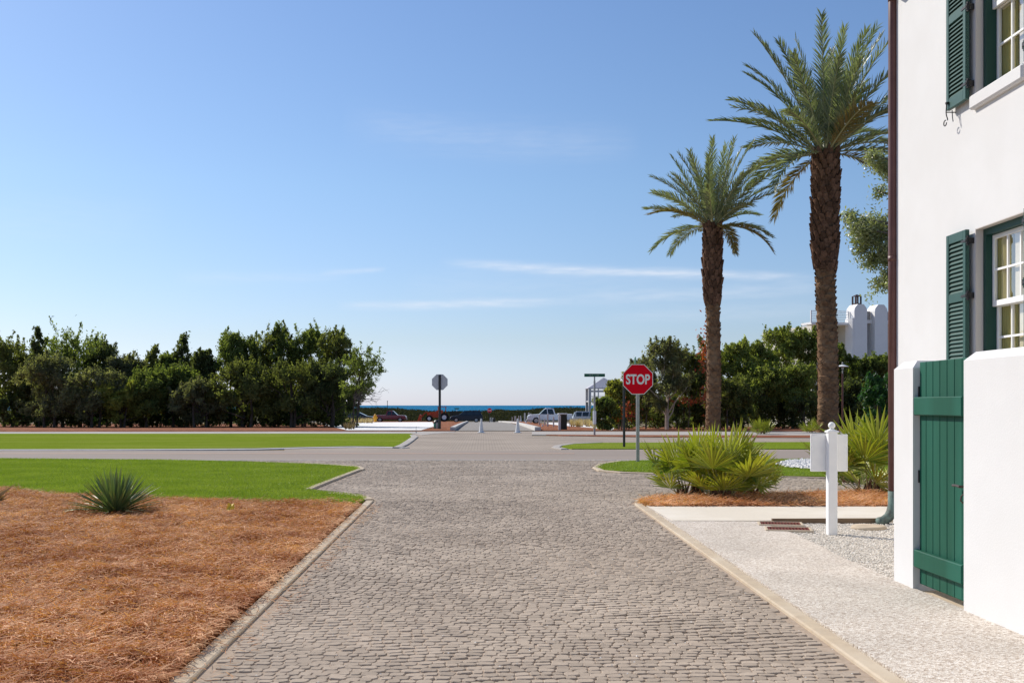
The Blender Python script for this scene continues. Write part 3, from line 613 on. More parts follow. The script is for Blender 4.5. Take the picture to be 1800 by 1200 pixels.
# an added block, built further down, throws the little shadow high on the wall
for a, b in wins:
    R1, R2 = HX + .080, HX + .145
    w = MB()                                          # green outer frame, lining the opening behind the stucco reveal
    w.box(R1, HX + .30, WY1 - .07, WY1 - .001, a + .001, b - .001); w.box(R1, HX + .30, WY0 + .001, WY0 + .07, a + .001, b - .001); w.box(R1, HX + .30, WY0 + .07, WY1 - .07, b - .08, b - .001)
    w.box(R1 + .01, HX + .30, WY0 + .07, WY1 - .07, a + .001, a + .05)
    wo = w.build('window', m_dgreen, hs, ho)
    rv = MB(); rv.box(HX - .004, R1 - .002, WY1 - .012, WY1 - .001, a + .002, b - .002); rv.box(HX - .004, R1 - .002, WY0 + .001, WY0 + .012, a + .002, b - .002)
    rv.box(HX - .004, R1 - .002, WY0 + .014, WY1 - .014, b - .012, b - .002); rv.build('reveal', m_trim, wo, ho)
    y0, y1 = WY0 + .072, WY1 - .072; mid = (a + b) / 2 + .02
    for (za, zb, xs_) in ((mid - .06, b - .082, R2), (a + .052, mid - .02, R2 + .045)):
        s = MB(); fw = .045
        s.rbox(xs_, xs_ + .035, y0, y0 + fw, za, zb, .004); s.rbox(xs_, xs_ + .035, y1 - fw, y1, za, zb, .004)
        s.rbox(xs_ + .001, xs_ + .034, y0 + fw, y1 - fw, za, za + .06, .004); s.rbox(xs_ + .001, xs_ + .034, y0 + fw, y1 - fw, zb - fw, zb, .004)
        ww = (y1 - y0 - 2 * fw); hh = zb - fw - za - .06
        for k in (1, 2): s.box(xs_ + .006, xs_ + .030, y0 + fw + ww * k / 3 - .011, y0 + fw + ww * k / 3 + .011, za + .06, zb - fw)
        for k in range(3):
            ya = y0 + fw + ww * k / 3 + (.011 if k else 0); yb = y0 + fw + ww * (k + 1) / 3 - (.011 if k < 2 else 0)
            s.box(xs_ + .007, xs_ + .029, ya, yb, za + .06 + hh / 2 - .011, za + .06 + hh / 2 + .011)
        so_ = s.build('sash', m_white, wo, ho)
        g = MB(); g.add([(xs_ + .018, y0 + fw, za + .06), (xs_ + .018, y1 - fw, za + .06), (xs_ + .018, y1 - fw, zb - fw), (xs_ + .018, y0 + fw, zb - fw)], [(0, 1, 2, 3)])
        g.build('pane', m_glass, wo, ho)
        c = MB(); yy = np.linspace(y1 - fw - ww * .40, y1 - .01, 30); xx = xs_ + .048 + .008 * np.sin(np.arange(30) * 1.4)
        c.add([(x_, y_, z_) for z_ in (za + .01, zb - .01) for x_, y_ in zip(xx, yy)], [(i, i + 1, 31 + i, 30 + i) for i in range(29)]); c.build('curtain', m_curtain, wo, ho)
        c = MB(); c.box(xs_ + .058, xs_ + .064, y0 + .01, y1 - fw - ww * .36, za + .01, zb - .01); c.build('blind', m_blind, wo, ho)
    sll = MB(); sll.rbox(HX - .06, HX + .16, WY0 - .05, WY1 + .03, a - .15, a - .002, .018); sll.build('sill', m_stucco, wo, ho)
    # shutters folded back against the wall
    for (ya, yb, hy) in ((WY1 + .05, WY1 + .53, WY1 + .035), (WY0 - .66, WY0 - .14, WY0 - .12)):
        x0, x1 = HX - .085, HX - .040; z0, z1 = a - .02 if a > 3 else a - .03, b + .0
        s = MB(); fw = .065; zm = z0 + (.92 if a > 3 else .86)
        s.rbox(x0, x1, ya, ya + fw, z0, z1, .004); s.rbox(x0, x1, yb - fw, yb, z0, z1, .004)
        for za, zb in ((z0, z0 + .11), (zm, zm + .09), (z1 - .10, z1)): s.rbox(x0 + .001, x1 - .001, ya + fw, yb - fw, za, zb, .003)
        s.box(x1 - .010, x1 - .006, ya + fw, yb - fw, z0 + .1, z1 - .1)
        for za, zb in ((z0 + .11, zm), (zm + .09, z1 - .10)):
            nl = int((zb - za) / .044); st = (zb - za) / nl
            for k in range(nl):
                zc = za + (k + .5) * st
                s.add([(x0 + .006, ya + fw, zc - .022), (x0 + .006, yb - fw, zc - .022), (x1 - .012, yb - fw, zc + .014), (x1 - .012, ya + fw, zc + .014),
                       (x0 + .006, ya + fw, zc - .014), (x0 + .006, yb - fw, zc - .014), (x1 - .012, yb - fw, zc + .022), (x1 - .012, ya + fw, zc + .022)],
                      [(0, 1, 2, 3), (4, 5, 6, 7), (0, 1, 5, 4), (2, 3, 7, 6)])
        sh = s.build('shutter', m_green, hs, ho)
        for hz in (z0 + .16, z1 - .16, zm + .05) if a > 3 else (z1 - .12, zm + .05):
            hg = MB(); hg.box(x0 - .006, x0 - .001, min(hy, ya) if ya > WY1 else yb - .10, ya + .10 if ya > WY1 else max(hy, yb), hz - .012, hz + .012)
            hg.tube([(x0 + .02, hy, hz - .05), (x0 + .02, hy, hz + .05)], .014, 8)
            hg.box(x0 + .0, HX + .0, hy - .010, hy + .010, hz - .03, hz + .03)
            hg.build('hinge', m_iron, sh, ho)
        hb = MB(); yo = yb - .06 if ya > WY1 else ya + .06
        t = np.linspace(0, 1, 14)
        curl = [(x0 - .02, yo + .03 * math.sin(q * 5) * q, z0 + .06 - .20 * q + (.05 * (q - .7) if q > .7 else 0)) for q in t]
        hb.tube(curl, .006, 6)
        cc = [(x0 - .02, yo + .035 - .035 * math.cos(q * 5.2), z0 - .14 - .030 * math.sin(q * 5.2)) for q in t]; hb.tube(cc, .006, 6)
        hb.lathe([(.001, -.012), (.022, -.010), (.022, .010), (.001, .012)], (x0 - .012, yo, z0 + .07), 10)
        hb.tube([(HX, yo, z0 - .03), (x0 - .02, yo, z0 - .03)], .006, 6)
        hb.tube([(x0 + .02, yo - .05, z0 - .02), (x0 + .02, yo - .06, z0 - .10), (x0 + .02, yo - .075, z0 - .15)], .005, 6)
        hb.build('holdback', m_iron, sh, ho)
# downpipe
px, py, _ = P(1569.5, 13.62); pr = .0565
d1 = MB(); d1.tube([(px, py, .42), (px, py, 3.4), (px, py, 6.2), (px, py, ZT - .2)], pr, 16)
for zz_ in (3.33, 6.6): d1.tube([(px, py, zz_ - .02), (px, py, zz_ + .05)], pr + .004, 16)
dp = d1.build('downpipe', m_pipe, hs, ho, smooth=True)
d2 = MB(); d2.tube([(px, py, .42), (px, py, .24), (px - .02, py - .01, .15), (px - .07, py - .03, .09), (px - .15, py - .07, .055), (px - .22, py - .10, .05)], [pr + .004, pr + .006, pr + .012, pr + .006, pr, pr - .004], 14)
d2.build('copper_boot', m_copper, dp, ho, smooth=True)
for zz_ in (3.34, 6.62): MB().box(px - .02, HX + .12, HY + .001, HY + .04, zz_ - .02, zz_ + .02).build('bracket', m_pipe, dp, ho)
cb_ = MB(); cb_.prism([(HX - .0, 7.2), (HX - .34, 7.2), (HX - .34, 6.85), (HX - .28, 6.72), (HX - .14, 6.66), (HX, 6.60)], 13.28, 13.42, 'y'); cb_.build('shadow_block', m_conc, hs, ho)  # corbel-shaped block added out of view just for its shadow on the wall
# splash stone
x, y, _ = G(1527, 931); mb = MB(); mb.lathe([(.01, .0), (.20, .0), (.21, .02), (.19, .045), (.13, .035), (.01, .03)], (x, y, .01), 26)
tag(mb.build('splash_stone', m_conc, None, (0, 0, 0), True), 'flat round stone dish under the copper downpipe mouth', 'stone')
# timber edging
a = G(1356, 921); b = G(1562, 920); mb = MB(); mb.box(a[0], b[0] - .02, a[1] - .05, a[1] + .0, -.05, .075)
tag(mb.build('edging_board', m_timber), 'dark timber edging board between the beige walk and the gravel', 'edging')
# drain grates
def grate(cu, cv, rz, label):
    x, y, _ = G(cu, cv); r = empty('drain_grate', (x, y, .03), label, 'drain grate', 'rusty drain grates', rz)
    f = MB(); w, h = .27, .19
    for q in ((-w, w, -h, -h + .03), (-w, w, h - .03, h)): f.rbox(*q, -.03, .014, .004)
    for q in ((-w, -w + .03, -h + .03, h - .03), (w - .03, w, -h + .03, h - .03)): f.rbox(*q, -.03, .013, .004)
    f.build('frame', m_conc, r)
    g = MB()
    for k in range(13): xx = -w + .045 + k * (2 * w - .09) / 12; g.box(xx - .010, xx + .010, -h + .03, h - .03, .004, .012)
    for k in range(3): yy = -h + .07 + k * .115; g.box(-w + .03, w - .03, yy - .008, yy + .008, .003, .010)
    g.box(-w + .03, w - .03, -h + .03, h - .03, -.004, .0025)
    g.build('bars', m_rust, r)
grate(1372, 925, R(-12), 'rear rusty drain grate half hidden at the end of the timber edging')
grate(1386, 934.5, R(-12), 'front rusty drain grate in a pale frame at the corner of the shell walk')

# ------------------------------------------------------------------ garden wall with gate
GT = 1.86; yF0 = 9.0; yG1 = 8.60; yG0 = 7.68
gw = empty('garden_wall', (WX, 8.0, 0), 'white stucco garden wall with a green plank gate', 'wall'); go = tuple(gw.location)
def capped(mb, x0, x1, y0, y1, zt, c=.06):
    v = []
    for z, i in ((-.1, 0), (zt - c, 0), (zt, c)):
        v += [(x0 + i, y0 + i, z), (x1 - i, y0 + i, z), (x1 - i, y1 - i, z), (x0 + i, y1 - i, z)]
    mb.add(v, [(0, 1, 5, 4), (1, 2, 6, 5), (2, 3, 7, 6), (3, 0, 4, 7), (4, 5, 9, 8), (5, 6, 10, 9), (6, 7, 11, 10), (7, 4, 8, 11), (8, 9, 10, 11), (3, 2, 1, 0)])
mb = MB(); capped(mb, WX, WX + .36, yG1, yF0, GT)
mb.build('pier', m_stucco, gw, go)
mb = MB(); capped(mb, WX, WX + .36, -2.5, yG0, GT + .02); mb.build('front_wall', m_stucco, gw, go)
mb = MB(); mb.box(WX + .36, HX + .0, yF0 - .26, yF0 - .02, -.1, GT - .08); mb.build('return_wall', m_stucco, gw, go)
mb = MB(); gx = WX + .05; n = 7; pw = (yG1 - yG0 - .02) / n
for k in range(n):
    y0 = yG0 + .01 + k * pw; mb.rbox(gx, gx + .035, y0 + .0015, y0 + pw - .0015, .07, GT - .015, .005)
mb.box(gx + .012, gx + .03, yG0 + .012, yG1 - .012, .075, GT - .02)
gate = mb.build('gate', m_gate, gw, go)
for z0, z1 in ((1.42, 1.565), (.205, .345)):
    MB().rbox(gx - .048, gx - .001, yG0 + .045, yG1 + .005 - .01, z0, z1, .007).build('rail', m_gate, gate, go)
for z0 in (1.60, .93):
    MB().tube([(gx - .004, yG1 - .008, z0 - .05), (gx - .004, yG1 - .008, z0 + .05)], .008, 8).build('hinge', m_iron, gate, go)
m_latch = M('bronze_latch', (.10, .075, .065), rough=.4, metal=.6)
mb = MB(); ly = yG0 + .075; mb.rbox(gx - .010, gx - .0005, ly - .025, ly + .02, .86, 1.10, .003)
mb.tube([(gx - .008, ly - .002, .91), (gx - .05, ly - .002, .91)], .010, 10); mb.tube([(gx - .048, ly - .006, .91), (gx - .052, ly + .05, .915), (gx - .050, ly + .105, .912)], [.010, .009, .010], 10)
mb.tube([(gx - .010, ly, .86), (gx - .035, ly, .84), (gx - .04, ly, .81), (gx - .02, ly, .79)], .006, 8)
mb.build('latch', m_latch, gate, go)
mb = MB(); mb.box(WX + .02, WX + .34, yG0, yG1, -.05, .012); mb.build('threshold', m_conc, gw, go)
# dark courtyard floor beyond
tag(MB().box(WX + .36, HX, -2.4, yF0 - .27, -.1, .0).build('courtyard_floor', m_conc), kind='structure')

# ------------------------------------------------------------------ white sign post beside the walk
x, y, _ = G(1462, 941); sp = empty('sign_post', (x, y, 0), 'white square post with a ball top and a blank board behind it', 'sign post')
w = .052; m = MB(); m.rbox(-w, w, -w, w, -.05, 1.19, .006); m.rbox(-w - .012, w + .012, -w - .012, w + .012, 1.185, 1.208, .005)
m.add([(-w, -w, 1.208), (w, -w, 1.208), (w, w, 1.208), (-w, w, 1.208), (-.018, -.018, 1.228), (.018, -.018, 1.228), (.018, .018, 1.228), (-.018, .018, 1.228)], [(0, 1, 5, 4), (1, 2, 6, 5), (2, 3, 7, 6), (3, 0, 4, 7), (4, 5, 6, 7)])
m.build('post', m_white, sp)
m = MB(); m.lathe([(.018, -.048), (.02, -.036)] + [(.040 * math.cos(a), .040 * math.sin(a)) for a in np.linspace(-1.1, 1.5, 12)], (0, 0, 1.268), 18); m.build('ball_finial', m_white, sp, smooth=True)
m = MB(); m.rbox(-.225, .205, w + .001, w + .030, .735, 1.165, .006); m.build('board', m_white, sp)

# ------------------------------------------------------------------ signs
FONT = None
def text_mesh(body, size, width=None):
    cu = bpy.data.curves.new('t', 'FONT'); cu.body = body; cu.size = size; cu.align_x = 'CENTER'; cu.align_y = 'CENTER'; cu.offset = size * .028; cu.extrude = .002
    ob = bpy.data.objects.new('t', cu); col.objects.link(ob); dg = bpy.context.evaluated_depsgraph_get(); dg.update()
    me = bpy.data.meshes.new_from_object(ob.evaluated_get(dg)); bpy.data.objects.remove(ob)
    v = np.zeros(len(me.vertices) * 3); me.vertices.foreach_get('co', v); v = v.reshape(-1, 3)
    v[:, :2] -= (v[:, :2].max(0) + v[:, :2].min(0)) / 2
    fs = [tuple(p.vertices) for p in me.polygons]; return v, fs
def octo(mb, r, y0, y1, z):
    p = [(r * math.cos(R(22.5 + 45 * k)), z + r * math.sin(R(22.5 + 45 * k))) for k in range(8)]
    mb.prism(p, y0, y1, 'y')
def stop_sign(root, width, zc, back=False, postm=m_steel, ztop=None, r=.03):
    rr = width / 2 / math.cos(R(22.5)); sgn = 1 if back else -1
    b = MB(); octo(b, rr, sgn * .036, sgn * .041, zc); pl = b.build('plate', m_signback if back else m_signw, root)
    if not back:
        c = MB(); octo(c, rr * .955, -.0445, -.0415, zc); c.build('face', m_stopred, pl)
        v, fs = text_mesh('STOP', 1.0); ww = v[:, 0].max() - v[:, 0].min(); hh = v[:, 1].max() - v[:, 1].min()
        v2 = np.stack([v[:, 0] / ww * width * .80, -.0465 - v[:, 2] * 0 - (v[:, 2] > 0) * .002, zc + v[:, 1] / hh * width * .34], -1)
        c = MB(); c.add(v2, fs); c.build('lettering', m_signw, pl)
    p = MB(); zt = ztop or zc + width * .42
    if postm is m_steel:
        p.box(-r, r, -.033, -.026, -.1, zt); p.box(-r, -r + .008, -.026, .014, -.1, zt); p.box(r - .008, r, -.026, .014, -.1, zt); p.box(-r - .0, r, .014, .02, -.1, zt)
    else: p.tube([(0, 0, -.1), (0, 0, zt)], r, 12)
    p.build('post', postm, root)
d = D(813); x, y, _ = G(1121, 813); w_ = 53 * d / F
r_ = empty('stop_sign', (x, y, 0), 'big red stop sign on a grey steel post in the right lawn', 'stop sign', rz=-math.atan2(0, 1)); stop_sign(r_, w_, V(666.5, d), ztop=V(640, d), r=.042)
m = MB(); zt = V(640, d); m.box(-.008, .008, -.03, .012, zt - .02, zt + .03); m.box(-.085, -.075, -.30, .30, zt + .02, zt + .17)
b_ = MB(); z0 = zt + .012; b_.add([(-.11, -.36, z0), (-.04, .36, z0), (-.04, .36, z0 + .165), (-.11, -.36, z0 + .165), (-.095, -.36, z0), (-.025, .36, z0), (-.025, .36, z0 + .165), (-.095, -.36, z0 + .165)],
    [(0, 1, 2, 3), (4, 5, 6, 7), (0, 1, 5, 4), (1, 2, 6, 5), (2, 3, 7, 6), (3, 0, 4, 7)])
b_.build('street_name_blade', m_signgr, r_)
d = D(786.5); x, y, _ = G(1097, 786.5)
r_ = empty('sign_post', (x, y, 0), 'thin black metal post in the far right lawn, partly behind the red stop sign', 'post')
MB().tube([(0, 0, -.05), (0, 0, V(668, d))], .045, 10).build('post', m_blackp, r_)
MB().lathe([(.045, 0), (.07, .02), (.06, .09), (.01, .12)], (0, 0, V(668, d)), 10).build('post_cap', m_blackp, r_)
x, y, z = G(773, 754.8); d = y / CA; r_ = empty('stop_sign', (x, y, z), 'grey back of an octagonal stop sign on a black post beside the green bin', 'stop sign')
stop_sign(r_, 27.5 * d / F, V(671.5, d) - z, back=True, postm=m_blackp, ztop=V(659, d) - z, r=2.1 * d / F)
# distant red stop sign
x, y, z = G(860.5, 742); d = y / CA; r_ = empty('stop_sign', (x, y, z), 'tiny red stop sign far down the beach road against the sea', 'stop sign')
stop_sign(r_, 8 * d / F, V(721, d) - z, postm=m_blackp, ztop=V(719, d) - z, r=.05)
# street name sign
d = D(765.5); x, y, _ = G(1045, 765.5); r_ = empty('street_name_sign', (x, y, 0), 'green street name blade on a slim grey pole left of the red stop sign', 'street sign')
p = MB(); p.tube([(0, 0, -.05), (0, 0, V(669, d))], .050, 10); p.tube([(0, 0, V(669, d)), (0, 0, V(662, d))], .035, 8); po = p.build('pole', m_steel, r_)
MB().tube([(0, 0, V(745, d)), (0, 0, V(722, d))], .085, 10).build('white_sleeve', m_signw, po)
MB().tube([(0, 0, V(752, d)), (0, 0, V(745.2, d))], .085, 10).build('yellow_sleeve', m_flag, po)
zt, zb = V(656.5, d), V(662, d); bl = MB().rbox(-18 * d / F, 18.5 * d / F, -.02, .02, zb, zt, .01).build('name_blade', m_signgr, r_)
m = MB()
for a_, b_ in ((-10, -4.5), (-4, -1.6), (.6, 2.4), (3.6, 8)):
    for k in range(int((b_ - a_) / .8)): q = (a_ + k * .8) * d / F; m.box(q, q + .35 * d / F, -.023, -.0205, (zb + zt) / 2 - .035, (zb + zt) / 2 + random.uniform(.01, .035))
m.build('faded_lettering', m_steel, bl)
# small green sign far away
x, y, z = G(803, 740.5); d = y / CA; r_ = empty('street_name_sign', (x, y, z), 'small green street name blade on a thin pale pole above the navy car', 'street sign')
MB().tube([(0, 0, 0), (0, 0, V(719, d) - z)], .05, 8).build('pole', m_signw, r_)
MB().box(-4 * d / F, 4 * d / F, -.02, .02, V(719, d) - z, V(717, d) - z).build('name_blade', m_signgr, r_)
# light poles near the shore
for u, v0, v1, lab in ((681, 739, 704, 'thin dark utility pole standing against the sea above the maroon truck'), (621.5, 739, 705, 'thin dark utility pole at the right edge of the left thicket')):
    x, y, z = G(u, v0); d = y / CA; m = MB(); m.tube([(x, y, z), (x, y, V(v1, d))], [.09, .07], 8); m.box(x - .14, x + .14, y - .05, y + .05, V(v1, d) - .25, V(v1, d) - .1)
    tag(m.build('utility_pole', m_blackp), lab, 'utility pole')
# orange marker stake in the sand edge
x, y, z = G(731.5, 762); m = MB(); m.tube([(x, y, 0), (x, y, .38)], .012, 6); m.box(x - .03, x + .03, y - .005, y + .005, .05, .11); tag(m.build('marker_stake', m_steel), 'thin marker stake at the corner of the far left lawn', 'stake')

# hydrants
def hydrant(u, v, h, label):
    x, y, z = G(u, v); r = empty('fire_hydrant', (x, y, z), label, 'fire hydrant', 'yellow fire hydrants by the sand'); s = h / .75
    b = MB(); b.lathe([(.17, 0), (.17, .05), (.11, .07), (.105, .12), (.12, .14), (.12, .46), (.15, .48), (.15, .52), (.12, .54)], n=14)
    b.v = [q * s for q in b.v]; b.build('barrel', m_yel, r, smooth=True)
    b = MB(); b.lathe([(.12, .54), (.115, .60), (.08, .67), (.03, .70), (.03, .75), (.005, .755)], n=14); b.v = [q * s for q in b.v]; b.build('bonnet', m_yel, r, smooth=True)
    for q in ((-.20, 0), (.20, 0), (0, -.22)):
        b = MB(); b.tube([(q[0] * .45, q[1] * .45, .40), (q[0], q[1], .40)], [.07, .075], 10); b.v = [k * s for k in b.v]; b.build('outlet', m_yel, r)
hydrant(659.5, 742.5, 1.42, 'larger yellow fire hydrant beside the maroon pickup truck')
hydrant(729, 739.6, .95, 'smaller distant yellow fire hydrant left of the orange tractor')
# green bin
x, y, z = G(768, 754.3); d = y / CA; k = d / F; r_ = empty('litter_bin', (x, y, z), 'green litter bin beside the black sign post', 'bin')
m = MB(); m.lathe([(5.4 * k, .0), (6.0 * k, 10.5 * k)], n=14); m.build('drum', m_bin, r_)
m = MB(); m.lathe([(5.6 * k, 0), (5.7 * k, 3 * k)], n=14); m.build('base', m_blackp, r_)
m = MB(); m.lathe([(5 * k, 10.6 * k), (6.1 * k, 12 * k), (6 * k, 13.5 * k), (3.6 * k, 16 * k), (.5 * k, 16.6 * k)], n=14); m.build('lid', m_blackp, r_)
MB().box(-1.6 * k, 1.8 * k, -6.3 * k, -6.0 * k, 2 * k, 12 * k).build('label_panel', m_steel, r_)
# utility box
x, y, z = G(989, 756); d = y / CA; k = d / F; r_ = empty('utility_box', (x, y, z), 'tall dark utility cabinet with a white lid edge beside the posts', 'utility box')
MB().rbox(-7 * k, 7.2 * k, -.25, .25, -.05, 28 * k, .02).build('cabinet', m_box, r_)
MB().rbox(-8.2 * k, 8.2 * k, -.33, .33, 28 * k, 30 * k, .01).build('lid', m_white, r_)
MB().box(-6 * k, 6.2 * k, -.262, -.251, 2 * k, 26 * k).build('door', m_box, r_)
# white pylons in the road
def pylon(u, v, lab):
    x, y, z = G(u, v); d = y / CA; k = d / F; r = empty('traffic_pylon', (x, y, z), lab, 'traffic pylon', 'white pylons closing the beach road')
    b = MB(); b.lathe([(4.5 * k, 1.2 * k), (4.0 * k, 3 * k), (1.7 * k, 22 * k), (1.5 * k, 24 * k), (.6 * k, 25.2 * k)], n=8); b.build('body', m_conew, r)
    MB().rbox(-6.6 * k, 6.6 * k, -6 * k, 6 * k, 0, 1.3 * k, .01).build('base', m_conew, r)
pylon(846, 760.5, 'left white pyramid pylon standing in the mouth of the beach road')
pylon(910, 760.5, 'right white pyramid pylon standing in the mouth of the beach road')
# posts
posts = [(890, 734, 740.2, 1), (894, 733.5, 740.2, 1), (897.2, 734, 740.3, 1), (900.3, 732.5, 740.8, 1), (904.5, 731, 740.8, 1), (906.5, 731, 741, 1), (911.7, 730.5, 741.5, 1.2), (915, 730, 741, 1.2), (922.5, 725.5, 741, 2), (929.5, 725, 741.5, 2.2), (933, 726.5, 743.5, 2), (936.5, 728.5, 741, 1.6),
         (948, 728, 747.5, 2), (951, 732, 744, 1.6), (957.5, 735, 748, 1.8), (962.8, 727, 750, 2.2), (973, 731, 751, 2), (983.5, 729, 756.8, 3.6)]
names = ['post at the far left end of the row', 'second post from the far left end', 'third post from the far left end', 'fourth post from the far left end', 'fifth post from the far left end', 'sixth post from the far left end',
         'short post just right of the right pylon', 'short post beside a small white cone', 'first of the taller posts, counted from the left', 'tallest post, left of the white pickup truck nose', 'post right beside the tallest one', 'thin post just before the white pickup truck nose',
         'post in front of the white pickup truck nose', 'thin post in front of the white pickup truck bonnet', 'short post in front of the white pickup truck door', 'post in front of the white pickup truck cab', 'post in front of the white pickup truck bed', 'thick nearest post touching the dark utility cabinet']
for (u, vt, vb, wd), nm in zip(posts, names):
    x, y, z = G(u, vb); d = y / CA; k = d / F; m = MB(); q = wd * k * .62; zt = V(vt, d) - z
    m.rbox(-q, q, -q, q, -.1, zt - .03, .01); m.add([(-q * .9, -q * .9, zt - .03), (q * .9, -q * .9, zt - .03), (q * .9, q * .9, zt - .03), (-q * .9, q * .9, zt - .03), (0, 0, zt)], [(0, 1, 4), (1, 2, 4), (2, 3, 4), (3, 0, 4)])
    o = m.build('timber_post', m_post); o.location = (x, y, z); tag(o, 'weathered grey timber ' + nm, 'post', 'timber posts beside the beach road')
for u, v, h, lab in ((915.4, 740.6, 9, 'small white cone among the far timber posts'), (924.5, 743, 4.5, 'low white marker at the foot of the taller posts'), (953.6, 750, 5, 'low white marker in the straw in front of the white pickup')):
    x, y, z = G(u, v); k = y / CA / F; m = MB(); m.lathe([(2 * k, 0), (1.8 * k, .5 * k), (.5 * k, h * k)], n=8); o = m.build('marker_cone', m_conew); o.location = (x, y, z); tag(o, lab, 'marker')
x, y, z = G(1001, 753); k = y / CA / F; m = MB(); m.tube([(0, 0, 0), (-.5 * k, 0, 11 * k)], .5 * k, 6); o = m.build('marker_stake', m_steel); o.location = (x, y, z); tag(o, 'thin stake standing right of the dark utility cabinet', 'stake')
x, y, z = G(868.5, 741.6); k = y / CA / F; m = MB(); m.lathe([(2.0 * k, 0), (2.2 * k, 6 * k), (1.4 * k, 7.5 * k)], n=10); o = m.build('litter_bin', m_blackp); o.location = (x, y, z); tag(o, 'small dark bin standing at the end of the white kerb', 'bin')
x, y, z = G(876.5 - 7.5, 741.5); 
for u, lab in ((866.2 - 5, 'first pale short bollard at the far end of the beach road'), (864.5, 'leaning pale bollard beside the small dark bin')):
    x, y, z = G(u, 741.5); k = y / CA / F; m = MB(); m.tube([(0, 0, 0), (.8 * k, 0, 8 * k)], .9 * k, 6); o = m.build('bollard', m_conew); o.location = (x, y, z); tag(o, lab, 'bollard')

# ------------------------------------------------------------------ vehicles
def loft_x(mb, profile, w_bot, w_top, zsplit=None):
    """side profile (x,z) closed; width tapers with height"""
    zs_ = [p[1] for p in profile]; lo, hi = min(zs_), max(zs_); n = len(profile)
    def hw(z): t = (z - lo) / (hi - lo); return (w_bot + (w_top - w_bot) * t ** 1.5) / 2
    cx = sum(p[0] for p in profile) / n; cz = sum(p[1] for p in profile) / n; b = .05
    def ins(p): return (p[0] + (cx - p[0]) * b * .6, p[1] + (cz - p[1]) * b)
    rings = [[(ins(p)[0], -hw(p[1]), ins(p)[1]) for p in profile], [(p[0], -hw(p[1]) + .06, p[1]) for p in profile],
             [(p[0], hw(p[1]) - .06, p[1]) for p in profile], [(ins(p)[0], hw(p[1]), ins(p)[1]) for p in profile]]
    v = sum(rings, []); fs = [(r * n + i, r * n + (i + 1) % n, (r + 1) * n + (i + 1) % n, (r + 1) * n + i) for r in range(3) for i in range(n)]
    fs += [tuple(range(n - 1, -1, -1)), tuple(range(3 * n, 4 * n))]
    mb.add(v, fs)
def wheels(r, xsx, wr, hw):
    for xx in xsx:
        for s in (-1, 1):
            m = MB(); m.tube([(xx, s * (hw - .22), wr), (xx, s * hw, wr)], wr, 18); t = m.build('wheel', m_rubber, r)
            m = MB(); m.tube([(xx, s * (hw - .01), wr), (xx, s * (hw + .015), wr)], wr * .62, 14); m.build('rim', m_rim, t)
def car(kind, u, v, length, paint, label, face=1, cat='car', wheel=.36):
    x, y, z = G(u, v); r = empty({'suv': 'parked_car', 'pickup': 'pickup_truck', 'wagon': 'parked_car'}[kind], (x, y, z), label, cat, None, 0 if face > 0 else math.pi)
    s = length / 5.0; W = 1.86
    if kind == 'suv':
        body = [(-2.45, .35), (-2.5, .7), (-2.42, 1.08), (1.05, 1.10), (2.2, .98), (2.46, .80), (2.5, .40), (2.2, .30), (-2.2, .30)]
        glass = [(-2.38, 1.08), (-2.15, 1.66), (-1.8, 1.74), (.15, 1.74), (.5, 1.68), (1.18, 1.10)]; roof = [(-2.12, 1.70), (-1.8, 1.80), (.1, 1.80), (.48, 1.70)]
        pil = [(-2.2, -2.0, -2.3, -2.1), (-1.2, -1.08, -1.2, -1.08), (-.15, -.03, -.12, 0)]
    elif kind == 'wagon':
        body = [(-2.40, .35), (-2.5, .75), (-2.42, 1.0), (.8, .98), (1.9, .86), (2.4, .66), (2.5, .38), (2.2, .27), (-2.2, .27)]
        glass = [(-2.35, 1.0), (-2.0, 1.46), (-1.5, 1.52), (-.3, 1.52), (.1, 1.46), (1.15, .97)]; roof = [(-1.98, 1.49), (-1.5, 1.57), (-.35, 1.57), (.05, 1.49)]
        pil = [(-.95, -.85, -.95, -.85)]
    else:
        body = [(-2.5, .55), (-2.5, 1.08), (-.55, 1.08), (-.5, 1.02), (1.0, 1.08), (2.25, 1.0), (2.45, .85), (2.5, .45), (2.2, .38), (-2.3, .42)]
        glass = [(-.60, 1.05), (-.45, 1.62), (-.2, 1.68), (.35, 1.68), (.60, 1.6), (1.15, 1.07)]; roof = [(-.5, 1.63), (-.2, 1.74), (.38, 1.74), (.62, 1.62)]
        pil = [(-.62, -.47, -.5, -.35), (.20, .28, .20, .28)]
    sc = lambda p: [(a * s, b * s) for a, b in p]
    m = MB(); loft_x(m, sc(body), W * s, W * .97 * s); bo = m.build('body', paint, r)
    m = MB(); loft_x(m, sc(glass), W * .95 * s, W * .74 * s); m.build('window_glass', m_carglass, r)
    m = MB(); loft_x(m, sc(roof), W * .80 * s, W * .70 * s)
    for a0, a1, b0, b1 in pil:
        for sg in (-1, 1):
            yb_, yt_ = sg * W * .485 * s, sg * W * .385 * s
            zb_, zt_ = 1.05 * s, (roof[1][1] - .06) * s
            m.add([(a0 * s, yb_, zb_), (a1 * s, yb_, zb_), (b1 * s + .1, yt_, zt_), (b0 * s + .1, yt_, zt_)], [(0, 1, 2, 3)])
    m.build('roof', paint, r)
    wheels(r, (-1.5 * s, 1.55 * s), wheel * s, W / 2 * s)
    m = MB()
    for sg in (-1, 1): m.box(2.40 * s, 2.50 * s, sg * .80 * s - .12, sg * .80 * s + .12, .68 * s, .82 * s)
    m.build('headlights', m_signw, r)
    m = MB(); m.box(2.44 * s, 2.56 * s, -.85 * s, .85 * s, .36 * s, .52 * s); m.box(-2.56 * s, -2.44 * s, -.85 * s, .85 * s, .42 * s, .58 * s); m.build('bumper', m_steel if kind == 'pickup' else paint, r)
    return r
